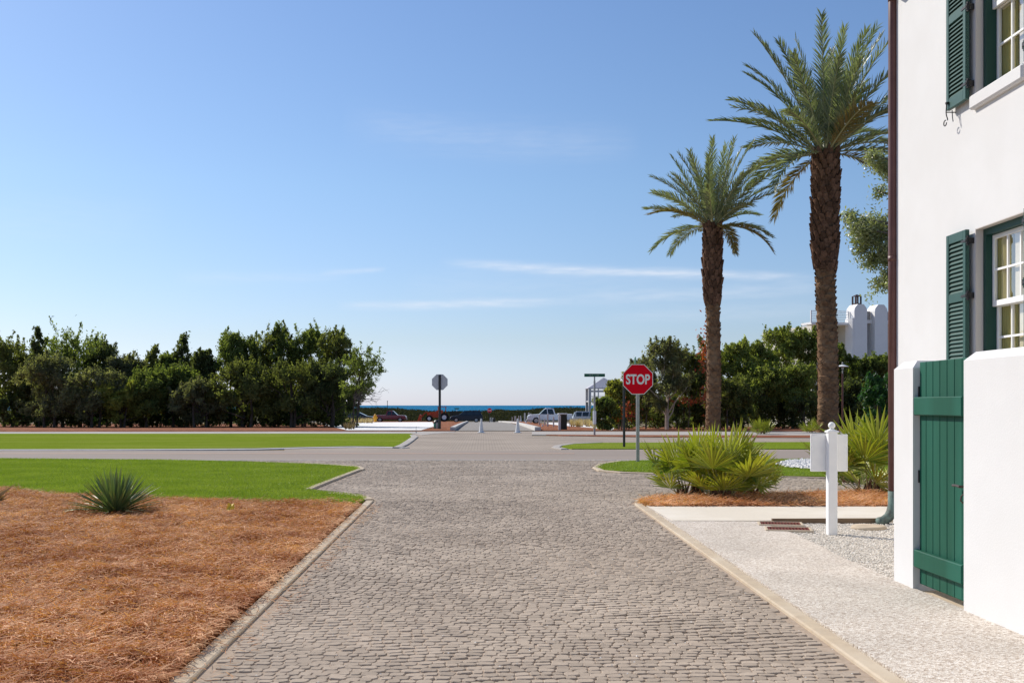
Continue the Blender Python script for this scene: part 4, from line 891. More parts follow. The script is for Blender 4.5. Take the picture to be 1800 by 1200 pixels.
car('suv', 820, 742, 5.5, m_navy, 'dark navy SUV parked across the end of the beach road', -1, 'suv')
car('wagon', 631, 742.0, 5.8, m_darkcar, 'charcoal car with a sloping windscreen parked beside the thicket', 1)
car('pickup', 686, 741.4, 6.0, m_redcar, 'low maroon pickup truck behind the yellow fire hydrant', 1, 'pickup truck')
car('pickup', 966, 744.2, 5.9, m_whitecar, 'white pickup truck parked behind the timber posts', -1, 'pickup truck')
car('suv', 1035, 743.6, 4.6, m_silver, 'silver car half hidden behind the shrubs at the street sign', 1)
# tractor
x, y, z = G(769, 741.2); r_ = empty('tractor', (x, y, z), 'orange tractor with a front loader parked by the sea road', 'tractor')
m = MB(); m.prism([(-1.9, .9), (-1.9, 1.75), (-.4, 1.9), (.2, 2.3), (1.0, 2.2), (1.2, 1.0), (.3, .8)], -.5, .5, 'y'); m.build('bonnet', m_tractor, r_)
m = MB()
for xx in (.1, 1.5): m.box(xx, xx + .1, -.7, -.6, 1.2, 2.75); m.box(xx, xx + .1, .6, .7, 1.2, 2.75)
m.box(0, 1.7, -.75, .75, 2.75, 2.85); m.build('canopy', m_tractor, r_)
m = MB(); m.tube([(-.6, -.75, 1.6), (-2.2, -.75, 1.8), (-3.2, -.75, .7)], .10, 6); m.tube([(-.6, .75, 1.6), (-2.2, .75, 1.8), (-3.2, .75, .7)], .10, 6); m.prism([(-3.7, .25), (-3.3, 1.4), (-3.0, 1.3), (-3.0, .25)], -.95, .95, 'y'); m.build('loader', m_tractor, r_)
for xx, wr, sg in ((-1.5, .62, -1), (-1.5, .62, 1), (1.3, .85, -1), (1.3, .85, 1)):
    m = MB(); m.tube([(xx, sg * .65, wr), (xx, sg * 1.0, wr)], wr, 18); t = m.build('wheel', m_rubber, r_)
    m = MB(); m.tube([(xx, sg * .98, wr), (xx, sg * 1.03, wr)], wr * .5, 12); m.build('rim', m_signw, t)
m = MB(); m.box(2.3, 4.2, -.9, .9, .9, 1.25); m.box(2.3, 4.2, -.9, -.85, 1.25, 2.0); m.box(1.2, 2.4, -.1, .1, .8, .95); tr = m.build('trailer', m_box, r_)
for sg in (-1, 1):
    m = MB(); m.tube([(3.6, sg * .9, .55), (3.6, sg * 1.15, .55)], .55, 16); t = m.build('wheel', m_rubber, tr) if False else m.build('wheel', m_rubber, r_)
    m = MB(); m.tube([(3.6, sg * 1.13, .55), (3.6, sg * 1.18, .55)], .28, 12); m.build('rim', m_signw, t)
m = MB(); m.rbox(.5, 1.2, -.35, .35, 1.0, 1.55, .04); m.build('seat', m_stopred, r_)

# ------------------------------------------------------------------ beach pavilion and far villa
d = 232.; k = d / F; x, y, _ = P(1061, d); zb = -2.2; r_ = empty('beach_pavilion', (x, y, zb), 'open white pavilion with a pyramid roof on posts above the shrubs', 'pavilion')
ez, az_, pz = V(682, d) - zb, V(663.5, d) - zb, V(704, d) - zb; hw = 30 * k; ih = 27 * k
m = MB(); m.add([(-hw, -hw, ez), (hw, -hw, ez), (hw, hw, ez), (-hw, hw, ez), (0, 0, az_), (-hw, -hw, ez - .12), (hw, -hw, ez - .12), (hw, hw, ez - .12), (-hw, hw, ez - .12)], [(0, 1, 4), (1, 2, 4), (2, 3, 4), (3, 0, 4), (0, 1, 6, 5), (1, 2, 7, 6), (2, 3, 8, 7), (3, 0, 5, 8), (5, 6, 7, 8)])
for q in np.linspace(-.9, .9, 9):
    m.add([(q * hw, -hw - .0, ez + .05), (q * hw + .06, -hw, ez + .05), (q * .05 * hw + .03, -.05 * hw, az_ + .03 - .05), (q * .05 * hw, -.05 * hw, az_ - .02)], [(0, 1, 2, 3)])
m.build('roof', m_roofm, r_)
for q, (sx_, sy_) in enumerate(((-1, -1), (1, -1), (-1, 1), (1, 1), (-.45, -1), (.0, -1), (.5, -1))):
    w_ = 2.2 * k if q < 4 else .9 * k
    MB().box(sx_ * ih - w_, sx_ * ih + w_, sy_ * ih - w_, sy_ * ih + w_, 0, ez - .12).build('post', m_pavw, r_)
m = MB(); m.box(-ih - .15, ih + .15, -ih - .15, ih + .15, pz - .3, pz); m.build('deck', m_pavw, r_)
m = MB(); m.box(-ih, ih, -ih - .05, -ih + .05, ez - .9, ez - .5); m.build('beam', m_pavw, r_)
m = MB(); m.box(-ih, ih, -ih - .04, -ih + .04, pz + .85, pz + .95); m.box(-ih, ih, -ih - .04, -ih + .04, pz + .35, pz + .42)
for q in range(24): xx = -ih + q * 2 * ih / 23; m.box(xx - .03, xx + .03, -ih - .03, -ih + .03, pz, pz + .9)
m.build('railing', m_pavw, r_)

d = 115.; k = d / F; xo, yo, _ = P(1518, d); zb = zg(yo) - .1; r_ = empty('white_villa', (xo, yo, zb), 'tall white villa with rounded chimneys and roof terrace above the trees', 'house', None, R(12))
def X_(u): return (u - 1518) * k
def Z_(v): return V(v, d) - zb
m = MB(); m.box(X_(1493), X_(1700), 1.0, 14, 0, Z_(566)); m.box(X_(1440), X_(1493), 2.5, 14, 0, Z_(570)); m.build('wall', m_cream, r_)
m = MB(); m.box(X_(1420), X_(1493), .3, 2.5, Z_(571), Z_(567)); m.box(X_(1519), X_(1700), .0, 1.0, Z_(568), Z_(562)); m.build('cornice', m_villa, r_)
def stack(u0, u1, nm, cap):
    w2 = (u1 - u0) / 2 * k; cx_ = X_((u0 + u1) / 2); c = []
    pr_ = [(-w2, 0), (w2, 0), (w2, Z_(547)), (w2 * .9, Z_(542)), (w2 * .62, Z_(538)), (w2 * .45, Z_(535.5)), (-w2 * .45, Z_(535.5)), (-w2 * .62, Z_(538)), (-w2 * .9, Z_(542)), (-w2, Z_(547))]
    m = MB(); m.prism([(cx_ + a, b) for a, b in pr_], -.6, 1.0, 'y'); o = m.build('chimney', m_villa, r_)
    if cap:
        m = MB(); q = 5.0 * k
        for sx_ in (-1, 1):
            for sy_ in (-1, 1): m.box(cx_ + sx_ * q - .07, cx_ + sx_ * q + .07, .2 + sy_ * q - .07, .2 + sy_ * q + .07, Z_(535.5), Z_(521))
        m.box(cx_ - q * 1.1, cx_ + q * 1.1, .2 - q * 1.1, .2 + q * 1.1, Z_(535.5), Z_(533))
        m.add([(cx_ - q * 1.3, .2 - q * 1.3, Z_(521)), (cx_ + q * 1.3, .2 - q * 1.3, Z_(521)), (cx_ + q * 1.3, .2 + q * 1.3, Z_(521)), (cx_ - q * 1.3, .2 + q * 1.3, Z_(521)), (cx_, .2, Z_(517))], [(0, 1, 4), (1, 2, 4), (2, 3, 4), (3, 0, 4), (0, 1, 2, 3)])
        m.build('chimney_cap', m_lantern, o)
stack(1494, 1519, 'a', True); stack(1534, 1559, 'b', False)
m = MB(); m.prism([(X_(1489), Z_(640)), (X_(1494), Z_(640)), (X_(1494), Z_(560)), (X_(1491), Z_(560)), (X_(1491), Z_(612))], -.55, .9, 'y'); m.build('buttress', m_villa, r_)
def railing(u0, u1, yy_, horiz):
    m = MB(); m.box(X_(u0), X_(u1), yy_ - .04, yy_ + .04, Z_(548), Z_(546.8))
    if horiz:
        for v in range(550, 567, 3): m.box(X_(u0), X_(u1), yy_ - .03, yy_ + .03, Z_(v + .9), Z_(v))
        for u in (u0, (u0 + u1) / 2, u1): m.box(X_(u) - .06, X_(u) + .06, yy_ - .06, yy_ + .06, Z_(568), Z_(546.5))
    else:
        n_ = int((u1 - u0) / 1.6)
        for q in range(n_ + 1): xx = X_(u0 + (u1 - u0) * q / n_); m.box(xx - .035, xx + .035, yy_ - .03, yy_ + .03, Z_(562), Z_(548))
    m.build('railing', m_villa if horiz else m_louv, r_)
railing(1420, 1492, .4, True); railing(1520, 1533, .2, False); railing(1560, 1640, .2, False)
m = MB()
for q in range(9): m.box(X_(1519.5), X_(1528), .9, .96, Z_(614 - q * 1.7 + .9), Z_(614 - q * 1.7))
m.box(X_(1519), X_(1528.5), .95, .99, Z_(615), Z_(600)); m.build('louvre', m_louv, r_)
m = MB(); m.box(X_(1529.5), X_(1533), .9, .98, Z_(610), Z_(578)); m.build('shutter', m_louv, r_)
m = MB(); m.box(X_(1473), X_(1482), 2.44, 2.49, Z_(610), Z_(583)); m.build('window', m_carglass, r_)

# lamp post
d = 64.; x, y, _ = P(1481, d); r_ = empty('street_lamp', (x, y, 0), 'slim brown street lamp with a flat white shade beside the big palm trunk', 'street lamp'); k = d / F
MB().tube([(0, 0, 0), (0, 0, V(656, d))], 1.5 * k, 10).build('pole', m_pipe, r_)
m = MB(); m.tube([(0, 0, V(656, d)), (0, 0, V(650, d))], 1.1 * k, 8); m.lathe([(2 * k, V(649, d)), (2.2 * k, V(643, d))], n=12); m.lathe([(1.6 * k, V(640, d)), (1.4 * k, V(637, d)), (.3 * k, V(636, d))], n=12); m.build('lamp_body', m_steel, r_)
m = MB(); m.lathe([(2.4 * k, V(641, d)), (10.5 * k, V(643.6, d)), (10.5 * k, V(644.4, d)), (2.4 * k, V(643, d))], n=24); m.build('lamp_shade', m_signw, r_)

# ------------------------------------------------------------------ vegetation
def leaves(mb, C, size, up=.25, asp=.45, rg=rng):
    n = len(C); a = unit(rg.normal(0, 1, (n, 3)) + np.array([0, 0, up])); b = unit(np.cross(a, rg.normal(0, 1, (n, 3))))
    s = size * rg.uniform(.6, 1.4, (n, 1)); p = [C - a * s, C + b * s * asp, C + a * s, C - b * s * asp]
    mb.add(np.stack(p, 1).reshape(-1, 3), np.arange(4 * n).reshape(-1, 4))
def tree(name, u, vtop, hw, d, leafm, label, cat='tree', spire=False, vb=None, trunk_m=None, n=4200, lean=0, size=None, group=None, hollow=0.30, trunk_r=None, stems=2, shoots=14):
    rg = np.random.default_rng(int(u * 7 + vtop * 13 + d)); k = d / F; x, y, _ = P(u, d); z0 = zg(y)
    ht = V(vtop, d) - z0; w = hw * k; r = empty(name, (x, y, z0), label, cat, group)
    cb = ht * hollow; C = []; lobes = []
    nl = 18 if spire else 42
    for i in range(nl):
        t = (i + .5) / nl if spire else rg.random() ** .8
        zc = cb + (ht - cb) * (t * .92)
        if spire: rad = w * (1.05 - .85 * t)
        else: rad = w * math.sqrt(max(.05, 1 - (max(t - .35, (.35 - t) * 1.2) / .72) ** 2))
        ang = rg.random() * 6.28; q = rad * (rg.uniform(.1, .7) if spire else rg.random() ** .6 * .95)
        lr = (w * .34 * (1.1 - .6 * t) if spire else min(w, (ht - cb) * .6) * rg.uniform(.17, .34))
        zc = min(zc, ht - lr * .8)
        lobes.append((q * math.cos(ang) + lean * zc, q * math.sin(ang) * .9, zc, lr))
    tot = sum(l[3] ** 2 for l in lobes)
    for lx, ly, lz, lr in lobes:
        m_ = int(n * .86 * lr ** 2 / tot); nc = max(6, int(m_ / 26))
        dirs = unit(rg.normal(0, 1, (nc, 3)) + np.array([0, 0, .25])); cc = np.array([lx, ly, lz]) + dirs * lr * rg.uniform(.45, 1.12, (nc, 1)) * np.array([1, 1, .85])
        idx = rg.integers(0, nc, m_); C.append(cc[idx] + rg.normal(0, lr * .20, (m_, 3)))
    top = sorted(lobes, key=lambda l: -l[2])[:max(3, int(nl * .6))]; top = [top[i_] for i_ in rg.permutation(len(top))]
    shoots = shoots * 2 if hollow > .1 else shoots
    for i in range(shoots):                                    # upright shoots breaking the outline
        l = top[i % len(top)]; a0 = rg.random() * 6.28; b0 = np.array([l[0] + l[3] * .7 * math.cos(a0), l[1] + l[3] * .7 * math.sin(a0), l[2] + l[3] * .5])
        dv = np.array([rg.normal(0, .25), rg.normal(0, .25), 1]); m_ = int(n * .12 / shoots); tt = rg.random(m_)[:, None]
        sl_ = (ht * 1.02 - b0[2]) * rg.uniform(.4, .9) if i < 6 else l[3] * rg.uniform(.7, 1.5)
        C.append(b0 + dv * tt * max(sl_, .1) + rg.normal(0, 1, (m_, 3)) * .10 * (1.2 - tt) * min(1, d / 60))
    C = np.concatenate(C); q_ = rg.random(len(C)) < .08; C[q_] += rg.normal(0, w * .07, (int(q_.sum()), 3)); C = C[C[:, 2] > .1]
    mb = MB(); leaves(mb, C, size or .112 * d / 80, up=.75, asp=.36, rg=rg); mb.build('crown', leafm, r)
    tr = trunk_r or max(.05, w * .045); tm = trunk_m or m_barkd
    mb = MB()
    for s_ in range(stems):
        a0 = rg.random() * 6.28; bx, by = (0, 0) if stems == 1 else (math.cos(a0) * w * .22, math.sin(a0) * w * .22)
        pts = [(bx, by, -.1), (bx * 1.2 + lean * ht * .2, by, ht * .25), (bx * 1.1 + lean * ht * .45 + rg.normal(0, .1), by * 1.1, ht * .5), (lean * ht * .8, 0, ht * .82)]
        mb.tube(pts, [tr, tr * .8, tr * .6, tr * .2], 7)
    mb.build('trunk', tm, r)
    mb = MB()
    for lx, ly, lz, lr in lobes[:12]:
        z1 = lz * rg.uniform(.35, .6); mb.tube([(lean * z1, 0, z1), ((lx + lean * z1) * .5 + rg.normal(0, .1), ly * .5, (z1 + lz) * .52), (lx, ly, lz), (lx * 1.1, ly * 1.1, lz + lr * .7)], [tr * .45, tr * .3, tr * .18, tr * .06], 5)
    mb.build('limb', tm, r)
    return r

GL = 'trees of the left thicket'; GR = 'trees of the right thicket'
TL = [ # u, top, halfwidth, depth, leaf, spire, label
 (5, 598, 58, 84, 'a', 0, 'broad dark tree cut by the left edge of the photo'),
 (65, 570, 27, 82, 'c', 1, 'pointed dark pine spire near the left edge, highest of the far left'),
 (128, 584, 62, 84, 'b', 0, 'wide round topped dark green tree right of the left pine spire'),
 (92, 628, 50, 79, 'd', 0, 'greyish bush tree in front below the left pine spire'),
 (182, 606, 34, 85, 'c', 0, 'dark tree on the right shoulder of the wide round one'),
 (222, 628, 38, 84, 'd', 0, 'thin twiggy grey tree in the first dip of the tree line'),
 (246, 634, 30, 86, 'a', 0, 'round olive tree filling the gap left of the first middle spire'),
 (296, 622, 26, 87, 'b', 0, 'green tree filling the gap between the two middle spires'),
 (340, 628, 26, 87, 'a', 0, 'olive tree filling the gap right of the taller middle spire'),
 (38, 606, 36, 86, 'a', 0, 'olive tree at the left foot of the left pine spire'),
 (160, 652, 52, 78, 'd', 0, 'grey green shrubby tree with a bare pale stem low in the left thicket'),
 (212, 672, 44, 78, 'e', 0, 'yellowish bush low in front of the first dip'),
 (270, 606, 27, 83, 'a', 1, 'small pointed tree, first of the two spires before the tall clump'),
 (320, 585, 30, 86, 'c', 1, 'airy pointed tree, second and taller of the two middle spires'),
 (262, 655, 44, 79, 'b', 0, 'fresh green bush below the first middle spire'),
 (318, 645, 46, 81, 'b', 0, 'round green tree below the taller middle spire'),
 (360, 614, 26, 84, 'c', 0, 'small dark ball topped tree just left of the tall clump'),
 (352, 672, 46, 78, 'd', 0, 'pale leaved shrubby tree low at the left foot of the tall clump'),
 (418, 588, 44, 84, 'b', 0, 'green tree forming the left shoulder of the tall clump'),
 (472, 580, 46, 86, 'a', 0, 'dark olive tree in the middle of the tall clump'),
 (490, 565, 28, 84, 'b', 1, 'highest pointed top of the tall clump'),
 (540, 582, 44, 86, 'b', 0, 'green tree right of the highest top of the tall clump'),
 (592, 580, 40, 83, 'a', 0, 'loose olive tree with upright shoots near the right end of the thicket'),
 (430, 640, 55, 79, 'a', 0, 'broad dark tree in front at the left of the tall clump'),
 (510, 638, 55, 79, 'a', 0, 'broad dark tree in front in the middle of the tall clump'),
 (575, 645, 48, 79, 'c', 0, 'dark tree in front at the right of the tall clump')]
for u, vt, hw, d, lf, spi, lab in TL:
    tree('scrub_pine' if spi else 'scrub_tree', u, vt, hw * 1.18, d * 1.05, m_f[lf], lab, spire=bool(spi), n=6500 if spi else 16000, group=GL, hollow=.22 if not spi else .35, shoots=16)
tree('scrub_tree', 628, 606, 38, 80, m_f['b'], 'leaning open tree with bare twigs at the right end of the left thicket', n=4200, group=GL, lean=.10, hollow=.38, shoots=18)
# bare twigs reaching right
def twigs(name, u, v, d, n, spread, label):
    rg = np.random.default_rng(5); x, y, _ = P(u, d); r = MB(); z0 = V(v, d)
    for i in range(n):
        a = rg.uniform(-.1, .9) if i % 2 else rg.uniform(.1, 1.3); L_ = rg.uniform(.5, 1) * spread; p = [np.array([0, 0, 0.])]; dr = np.array([math.cos(a), rg.normal(0, .3), math.sin(a)])
        for s_ in range(5): p.append(p[-1] + unit(dr + rg.normal(0, .25, 3)) * L_ / 5)
        r.tube(p, [.035, .028, .02, .014, .01, .005], 4)
        for q in range(4): s0 = p[rg.integers(2, 6)]; r.tube([s0, s0 + unit(dr + rg.normal(0, .6, 3)) * L_ * .25, s0 + unit(dr + rg.normal(0, .5, 3)) * L_ * .45], [.012, .009, .004], 4)
    return r, (x, y, z0)
ob = bpy.data.objects['scrub_tree']
for o in bpy.data.objects:
    if o.get('label', '').startswith('leaning open tree'): lean_tree = o
mbt, c = twigs('t', 622, 700, 79.5, 16, 2.3, ''); lt = lean_tree.location
mbt.v = [q + np.array(c) for q in mbt.v]; mbt.build('bare_twig', m_bark, lean_tree, tuple(lt))
# dark undergrowth along the foot of both thickets
unders = [(-10, 700), (28, 688), (64, 706), (100, 694), (138, 704), (176, 690), (214, 706), (252, 696), (292, 704), (330, 692), (368, 708), (404, 690), (442, 700), (480, 688), (516, 704), (552, 690), (584, 702)]
ords = ['first', 'second', 'third', 'fourth', 'fifth', 'sixth', 'seventh', 'eighth', 'ninth', 'tenth', 'eleventh', 'twelfth', 'thirteenth', 'fourteenth', 'fifteenth', 'sixteenth', 'seventeenth']
for i, (u, vt) in enumerate(unders):
    tree('shrub', u, vt, 30, 85 + (i % 3) * 1.5, m_f['ccg'[i % 3]], '%s dark undergrowth shrub from the left along the foot of the left thicket' % ords[i], 'shrub', n=2600, group='undergrowth of the left thicket', hollow=.03, stems=1, shoots=6)
    tree('shrub', u + 18, vt + 6, 32, 96, m_f['c'], '%s shrub from the left in the shaded back row of the left thicket' % ords[i], 'shrub', n=1800, group='back row of the left thicket', hollow=.02, stems=1, shoots=6)

m_pale = M('pale_bark', (.55, .48, .40), (.40, .34, .28), scale=6, rough=.9)
TR = [
 (1172, 596, 48, 67, 'd', 0, 'grey green tree with a pale straight trunk right of the red stop sign'),
 (1128, 634, 34, 70, 'd', 0, 'twiggy grey tree behind the red stop sign'),
 (1088, 672, 32, 66, 'e', 0, 'yellow green bush left below the red stop sign'),
 (1064, 700, 24, 64.5, 'b', 0, 'low bright bush right of the street name pole'),
 (1212, 622, 40, 72, 'a', 0, 'olive tree left of the smaller palm trunk'),
 (1234, 584, 24, 76, 'b', 1, 'thin pointed tree top just left of the smaller palm trunk'),
 (1292, 600, 40, 74, 'f', 0, 'light green tree right of the smaller palm trunk'),
 (1332, 600, 40, 77, 'f', 0, 'light green tree between the two palms, lower than its right neighbour'),
 (1378, 576, 46, 80, 'f', 0, 'tallest light green tree between the two palms'),
 (1424, 580, 42, 80, 'f', 0, 'light green tree just left of the big palm trunk'),
 (1278, 664, 46, 69, 'a', 0, 'dark olive tree low behind the smaller palm'),
 (1340, 648, 50, 72, 'f', 0, 'loose yellow green tree in front between the palms'),
 (1398, 645, 50, 72, 'f', 0, 'loose yellow green tree in front, beside the big palm'),
 (1474, 604, 34, 82, 'b', 0, 'green tree right of the big palm trunk below the villa terrace'),
 (1512, 626, 38, 84, 'b', 0, 'green tree below the villa chimney with the lantern'),
 (1552, 622, 40, 84, 'b', 0, 'green tree beside the downpipe below the villa'),
 (1492, 672, 46, 72, 'c', 0, 'dark tree behind the street lamp')]
for u, vt, hw, d, lf, spi, lab in TR:
    tree('scrub_pine' if spi else 'scrub_tree', u, vt, hw, d, m_f[lf], lab, spire=bool(spi), n=6500 if spi else 16000, group=GR, hollow=.24 if hw > 30 else .05, trunk_m=m_pale if u == 1172 else m_bark,
         stems=1 if u == 1172 else 2, trunk_r=.14 if u == 1172 else None, shoots=16)
tree('evergreen_shrub', 1546, 652, 34, 42, m_f['g'], 'dense dark green shrub left of the downpipe', 'shrub', n=7000, hollow=.02, stems=1, shoots=14, size=.075)
for i, (u, vt) in enumerate([(1085, 712), (1120, 704), (1155, 706), (1190, 700), (1226, 708), (1262, 700), (1300, 704), (1338, 698), (1376, 706), (1412, 698), (1450, 704), (1488, 700), (1524, 704), (1560, 700)]):
    tree('shrub', u, vt, 28, 70 + (i % 3) * 1.2, m_f['cac'[i % 3]], '%s undergrowth shrub from the left along the foot of the right thicket' % ords[i], 'shrub', n=2400, group='undergrowth of the right thicket', hollow=.03, stems=1, shoots=6, trunk_m=m_bark)
    tree('shrub', u + 15, vt - 14, 30, 86, m_f['c'], '%s shrub from the left in the shaded back row of the right thicket' % ords[i], 'shrub', n=1800, group='back row of the right thicket', hollow=.02, stems=1, shoots=6)
# red leaved sprays
def spray(u, v, w, h, d, m_, n, label, name='red_leaved_vine'):
    rg = np.random.default_rng(int(u)); x, y, _ = P(u, d); k = d / F; z0 = V(v, d); C = rg.normal(0, 1, (n, 3)) * np.array([w * k * .5, .25, h * k * .45])
    r = empty(name, (x, y, zg(y)), label, 'vine'); mb = MB(); leaves(mb, C + np.array([0, 0, z0 - zg(y)]), .10, rg=rg); mb.build('foliage', m_, r)
    MB().tube([(0, .1, 0), (.1, .05, (z0 - zg(y)) * .6), (0, 0, z0 - zg(y))], .02, 5).build('stem', m_barkd, r)
spray(1240, 625, 12, 60, 66, m_f['r'], 260, 'orange red vine leaves climbing left of the smaller palm trunk')
spray(1241, 700, 8, 30, 65, m_f['r'], 90, 'lower orange red vine leaves beside the smaller palm trunk')
spray(1210, 704, 26, 9, 66, m_f['r'], 110, 'small orange red leaf spray left of the smaller palm')
spray(1105, 728, 24, 14, 64.5, m_f['r'], 120, 'low red leaves in the bush below the red stop sign')
spray(1101, 712, 12, 10, 64.5, m_f['r'], 50, 'red leaf tuft left of the stop sign post')

# live oak whose branches reach past the house
d = 36.; k = d / F; x, y, _ = P(1680, d); r_ = empty('live_oak', (x, y, 0), 'live oak branches with small glossy leaves reaching past the downpipe', 'tree')
rg = np.random.default_rng(3); C = []
MB().tube([(0, 0, -.1), (-.2, 0, 2.5), (-.6, 0, 4.5), (-.4, 0, 7.5)], [.4, .32, .25, .12], 10).build('trunk', m_bark, r_)
mb = MB()
for (u, v, rx, ry, n_) in ((1552, 398, 34, 28, 900), (1528, 412, 28, 30, 800), (1505, 402, 22, 24, 420), (1560, 445, 30, 26, 800), (1540, 455, 20, 16, 300), (1565, 490, 22, 20, 420), (1548, 500, 12, 10, 110), (1495, 380, 12, 14, 120), (1545, 285, 22, 14, 260), (1560, 300, 18, 18, 280), (1550, 335, 12, 9, 90), (1530, 275, 14, 8, 90), (1520, 440, 14, 10, 90), (1530, 522, 4, 4, 12), (1640, 350, 70, 80, 2500), (1700, 320, 80, 80, 2500), (1625, 450, 50, 50, 1500), (1760, 380, 80, 80, 2000)):
    cx_, cy_ = (u - 1680) * k, rg.normal(0, .3); cz = V(v, d); nc = max(4, n_ // 9)
    dirs = unit(rg.normal(0, 1, (nc, 3))) * rg.uniform(.2, 1, (nc, 1)); cc = np.array([cx_, cy_, cz]) + dirs * np.array([rx * k, rx * k, ry * k])
    C.append(cc[rg.integers(0, nc, n_ * 3)] + rg.normal(0, .12, (n_ * 3, 3)))
    if n_ > 80:
        mb.tube([(-.5, 0, max(3, cz - 2)), (cx_ * .5, cy_ * .5, cz - .3), (cx_, cy_, cz), (cx_ - rx * k * .7, cy_, cz + .15)], [.09, .05, .025, .008], 5)
        for q in cc[:10]: mb.tube([(cx_, cy_, cz), tuple(q)], [.014, .005], 4)
mb.build('limb', m_bark, r_)
mb = MB(); leaves(mb, np.concatenate(C), .060, asp=.38, rg=rg); mb.build('crown', m_f['o'], r_)

